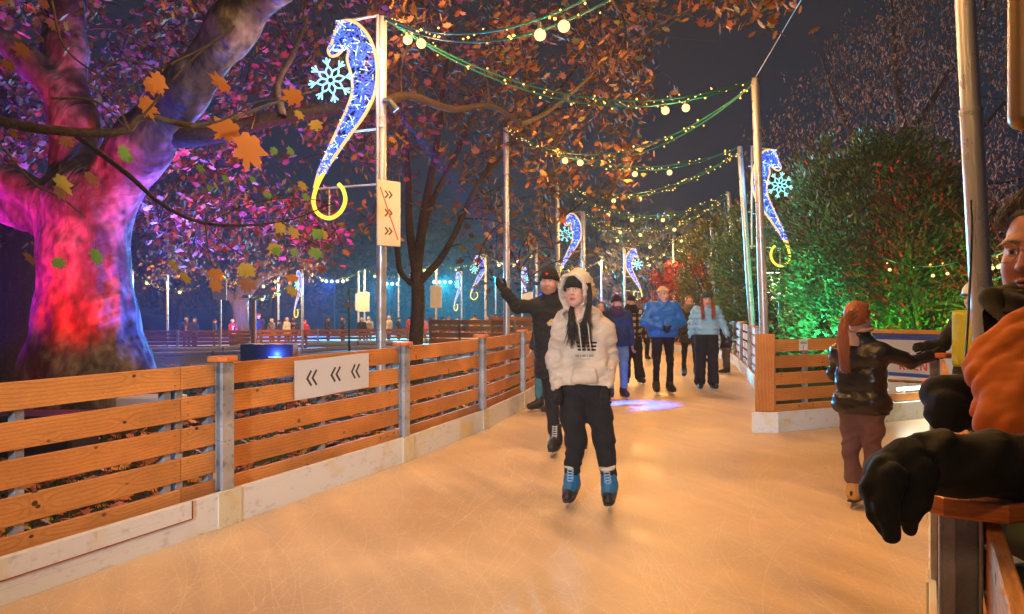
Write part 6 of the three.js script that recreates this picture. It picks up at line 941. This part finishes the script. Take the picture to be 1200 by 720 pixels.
  fl([[1250, 352], [1192, 384], [1160, 410], [1146, 432]], 1.66, 1.58, 0.036, 0.028); fl([[1250, 378], [1196, 404], [1164, 426], [1150, 440]], 1.6, 1.55, 0.042, 0.03); fl([[1252, 402], [1206, 424], [1176, 440], [1160, 455]], 1.56, 1.51, 0.043, 0.03); fl([[1250, 428], [1212, 444], [1190, 458]], 1.52, 1.48, 0.042, 0.032);
  fl([[1188, 446], [1176, 470], [1166, 496]], 1.5, 1.45, 0.034, 0.038); fl([[1212, 448], [1196, 476], [1188, 508]], 1.47, 1.42, 0.038, 0.042); fl([[1244, 446], [1226, 480], [1215, 515]], 1.45, 1.4, 0.045, 0.05); fl([[1168, 462], [1150, 476], [1142, 484]], 1.51, 1.5, 0.02, 0.008); fl([[1160, 484], [1152, 492], [1150, 499]], 1.48, 1.47, 0.018, 0.008); fl([[1250, 390], [1195, 440], [1190, 490]], 1.68, 1.56, 0.05, 0.045);
  const s0 = bones(S, 0.009), [sl, sh] = boundsOf(S, 0.03);
  part('scarf', skin((x, y, z) => { const d = s0(x, y, z); return d > 0.04 || d < -0.04 ? d : d - 0.009 * (fbm(x * 16, y * 16, z * 16, 3) - 0.5) * 2; }, sl, sh, 0.005), cloth([0.62, 0.155, 0.012], { bump: 0.0005 }), root);
  const mf = [[L(1184, 362, 1.78), L(1215, 368, 1.74), 0.035, 0.045], [L(1192, 376, 1.74), L(1225, 386, 1.74), 0.045, 0.055], [L(1212, 368, 1.82), L(1265, 362, 1.85), 0.045, 0.08]], mfb = bones(mf, 0.03), [ml, mh] = boundsOf(mf, 0.03); part('muffler', skin((x, y, z) => mfb(x, y, z) - 0.014 * ridge(noise(x * 8, y * 26 + x * 8, z * 8), 2), ml, mh, 0.007), cloth([0.016, 0.015, 0.014]), root);
  // swept grey hair and thin round glasses
  const hairs = []; for (let i = 0; i < 900; i++) { const a = rr(-1.5, 1.5), b = rr(0.1, 1.5), on = (t, up) => V(Math.sin(a) * Math.cos(t) * (0.088 + up), 0.045 + Math.sin(t) * (0.1 + up), Math.cos(a) * Math.cos(t) * (0.1 + up) - 0.025), w = rr(-0.25, 0.25); const q = (t, up, da) => V(Math.sin(a + da) * Math.cos(t) * (0.088 + up), 0.045 + Math.sin(t) * (0.1 + up), Math.cos(a + da) * Math.cos(t) * (0.1 + up) - 0.025); if (Math.cos(a) * Math.cos(b) > 0.62 && b < 0.62) continue; hairs.push([on(b, -0.004), q(b + 0.18, rr(0.01, 0.026), w * 0.5), q(b + 0.42, rr(0.006, 0.02), w), q(b + 0.62, rr(-0.002, 0.012), w * 1.4)].map((k) => k.applyMatrix4(HM))); }
  part('hair', strands(hairs, 0.0014, 12), std({ color: lin(0.2, 0.18, 0.16), roughness: 0.55 }), root);
  part('hair', skin((x, y, z) => smax(ell(x, y, z, 0, 0.04, -0.025, 0.087, 0.102, 0.104), 0.07 - y + z * 0.35 - Math.max(0, -z) * 1.5, 0.02), [-0.12, -0.1, -0.15], [0.12, 0.17, 0.12], 0.006), std({ color: lin(0.12, 0.11, 0.1), roughness: 0.7 }), root).applyMatrix4(HM);
  const wire = std({ color: lin(0.5, 0.42, 0.3), metalness: 0.9, roughness: 0.3 }), gm = []; for (const s of [-1, 1]) { gm.push(new THREE.TorusGeometry(0.024, 0.0012, 6, 28).translate(s * 0.033, 0.003, 0.112), rodGeo(V(s * 0.057, 0.006, 0.11), V(s * 0.083, 0.01, 0.0), 0.001, 0.001, 5)); } gm.push(rodGeo(V(-0.01, 0.008, 0.112), V(0.01, 0.008, 0.112), 0.001, 0.001, 5)); part('glasses', mergeGeometries(gm), wire, root).applyMatrix4(HM);
}
tag((() => { const m = part('power_cable', tube([at(1128, 470, 3.6), at(1133, 400, 3.9), at(1137, 330, 4.05), at(1139, 270, 4.1), at(1138, 235, 4.15)], 0.007, 40, 6), std({ color: lin(0.02, 0.02, 0.02), roughness: 0.5 })); return m; })(), 'black cable hanging down beside the thick pole', 'cable');
{ // blue lamp high on the near left pole throwing a patch of blue light on the ice
  const p = at(452, 118, 8.95), g = thing('track_spotlight', 'small blue lamp clamped to the near left pole', 'spotlight', p), aim = V(1.75, 0, -10.9).sub(p), q = new THREE.Quaternion().setFromUnitVectors(V(0, 0, 1), aim.clone().normalize());
  part('clamp', chamfer(0.06, 0.05, 0.08, 0.005), darkSteel, g); const b = part('lamp_housing', new THREE.CylinderGeometry(0.05, 0.04, 0.14, 14).rotateX(Math.PI / 2), darkSteel, g); b.quaternion.copy(q); b.position.set(0.08, -0.06, 0.03); const f = part('lamp_lens', new THREE.CylinderGeometry(0.042, 0.042, 0.008, 14).rotateX(Math.PI / 2), glow(0.1, 0.25, 1, 8), b); f.position.z = 0.074;
  const L = new THREE.SpotLight(lin(0.005, 0.07, 1), 2000, 0, 0.115, 1); L.name = 'track_spot_light'; L.position.copy(b.position).add(aim.clone().normalize().multiplyScalar(0.1)); L.castShadow = true; g.add(L); L.target.position.copy(aim); g.add(L.target);
}
// ---------------------------------------------------------------- crowd on the far rink
{
  const tones = { red: [0.45, 0.02, 0.03], navy: [0.015, 0.02, 0.06], white: [0.55, 0.52, 0.5], black: [0.015, 0.015, 0.018], ochre: [0.45, 0.25, 0.04], green: [0.03, 0.10, 0.09], grey: [0.2, 0.2, 0.22], brown: [0.12, 0.06, 0.04], yellow: [0.55, 0.42, 0.03], pink: [0.5, 0.12, 0.2], cream: [0.6, 0.5, 0.36] };
  const rows = [[218, 371, 'black', 'grey', 'skater in black left of the twin headed lamp post'], [228, 371, 'navy', 'green', 'skater in navy and a green hat beside the twin headed lamp post'], [251, 373, 'black', 'brown', 'dark figure right behind the signed far pole'], [272, 373, 'red', 'cream', 'skater in red with a pale hat right of the signed far pole'], [303, 366, 'navy', 'red', 'tall skater in navy with a red cap left of the dark box'], [318, 372, 'grey', 'cream', 'skater in pale grey above the dark box'], [327, 374, 'navy', 'navy', 'short skater in navy above the dark box'], [336, 371, 'white', 'white', 'skater all in white above the dark box'], [344, 369, 'navy', 'brown', 'skater in navy beside the white one'], [357, 374, 'red', 'red', 'skater in red by the thin glowing ornament'], [384, 370, 'black', 'black', 'dark skater left of the street sign'], [402, 369, 'navy', 'black', 'dark skater directly behind the street sign'], [424, 371, 'black', 'white', 'dark skater with pale hat left of the near left pole'], [432, 370, 'white', 'white', 'skater in a white fur coat left of the near left pole'], [456, 369, 'cream', 'cream', 'skater in a long cream coat right of the near left pole'], [467, 371, 'black', 'green', 'dark skater right of the cream coat'], [480, 370, 'red', 'black', 'skater in a red jacket beside the bare tree trunk'], [496, 370, 'pink', 'brown', 'skater in pink just right of the bare tree trunk'], [519, 370, 'navy', 'black', 'dark skater right of the signed pole, the left of two'], [526, 370, 'black', 'brown', 'dark skater right of the signed pole, the right of two'], [536, 372, 'brown', 'ochre', 'skater in brown with an orange hat'], [556, 367, 'ochre', 'black', 'skater in an ochre jacket near the paired ornaments'], [571, 368, 'grey', 'brown', 'skater in grey right of the ochre jacket'], [581, 367, 'green', 'black', 'skater in a dark green jacket left of the raised hand'], [592, 371, 'red', 'black', 'skater in red half hidden by the slim left pole'], [601, 368, 'yellow', 'cream', 'skater in yellow under the pointing arm']];
  rows.forEach(([px, py, c, h, label], i) => { const d = 37.7 + (px - 218) / 380 * 4.6 + (i % 3) * 0.4, top = EYE - (py - 360) / FPX * d, ht = Math.min(1.95, Math.max(1.3, top - LOW)); person({ label, pos: iceD(px, d, LOW), h: ht / 1.03, cell: 0.036, headCell: 0.014, handCell: 0.012, far: true, seed: 30 + i, yaw: (i * 2.39) % 6.28 - 3, jacket: { c: tones[c], w: 1.08 }, hat: { c: tones[h], low: 0.02 }, trousers: { c: i % 2 ? [0.03, 0.03, 0.05] : [0.05, 0.06, 0.1] }, j: i % 3 ? {} : undefined, group: 'skaters on the far rink', noFeet: false }); });
}
scene.traverse((o) => { if (o.isMesh) o.castShadow = o.receiveShadow = true; });
renderer.render(scene, camera);
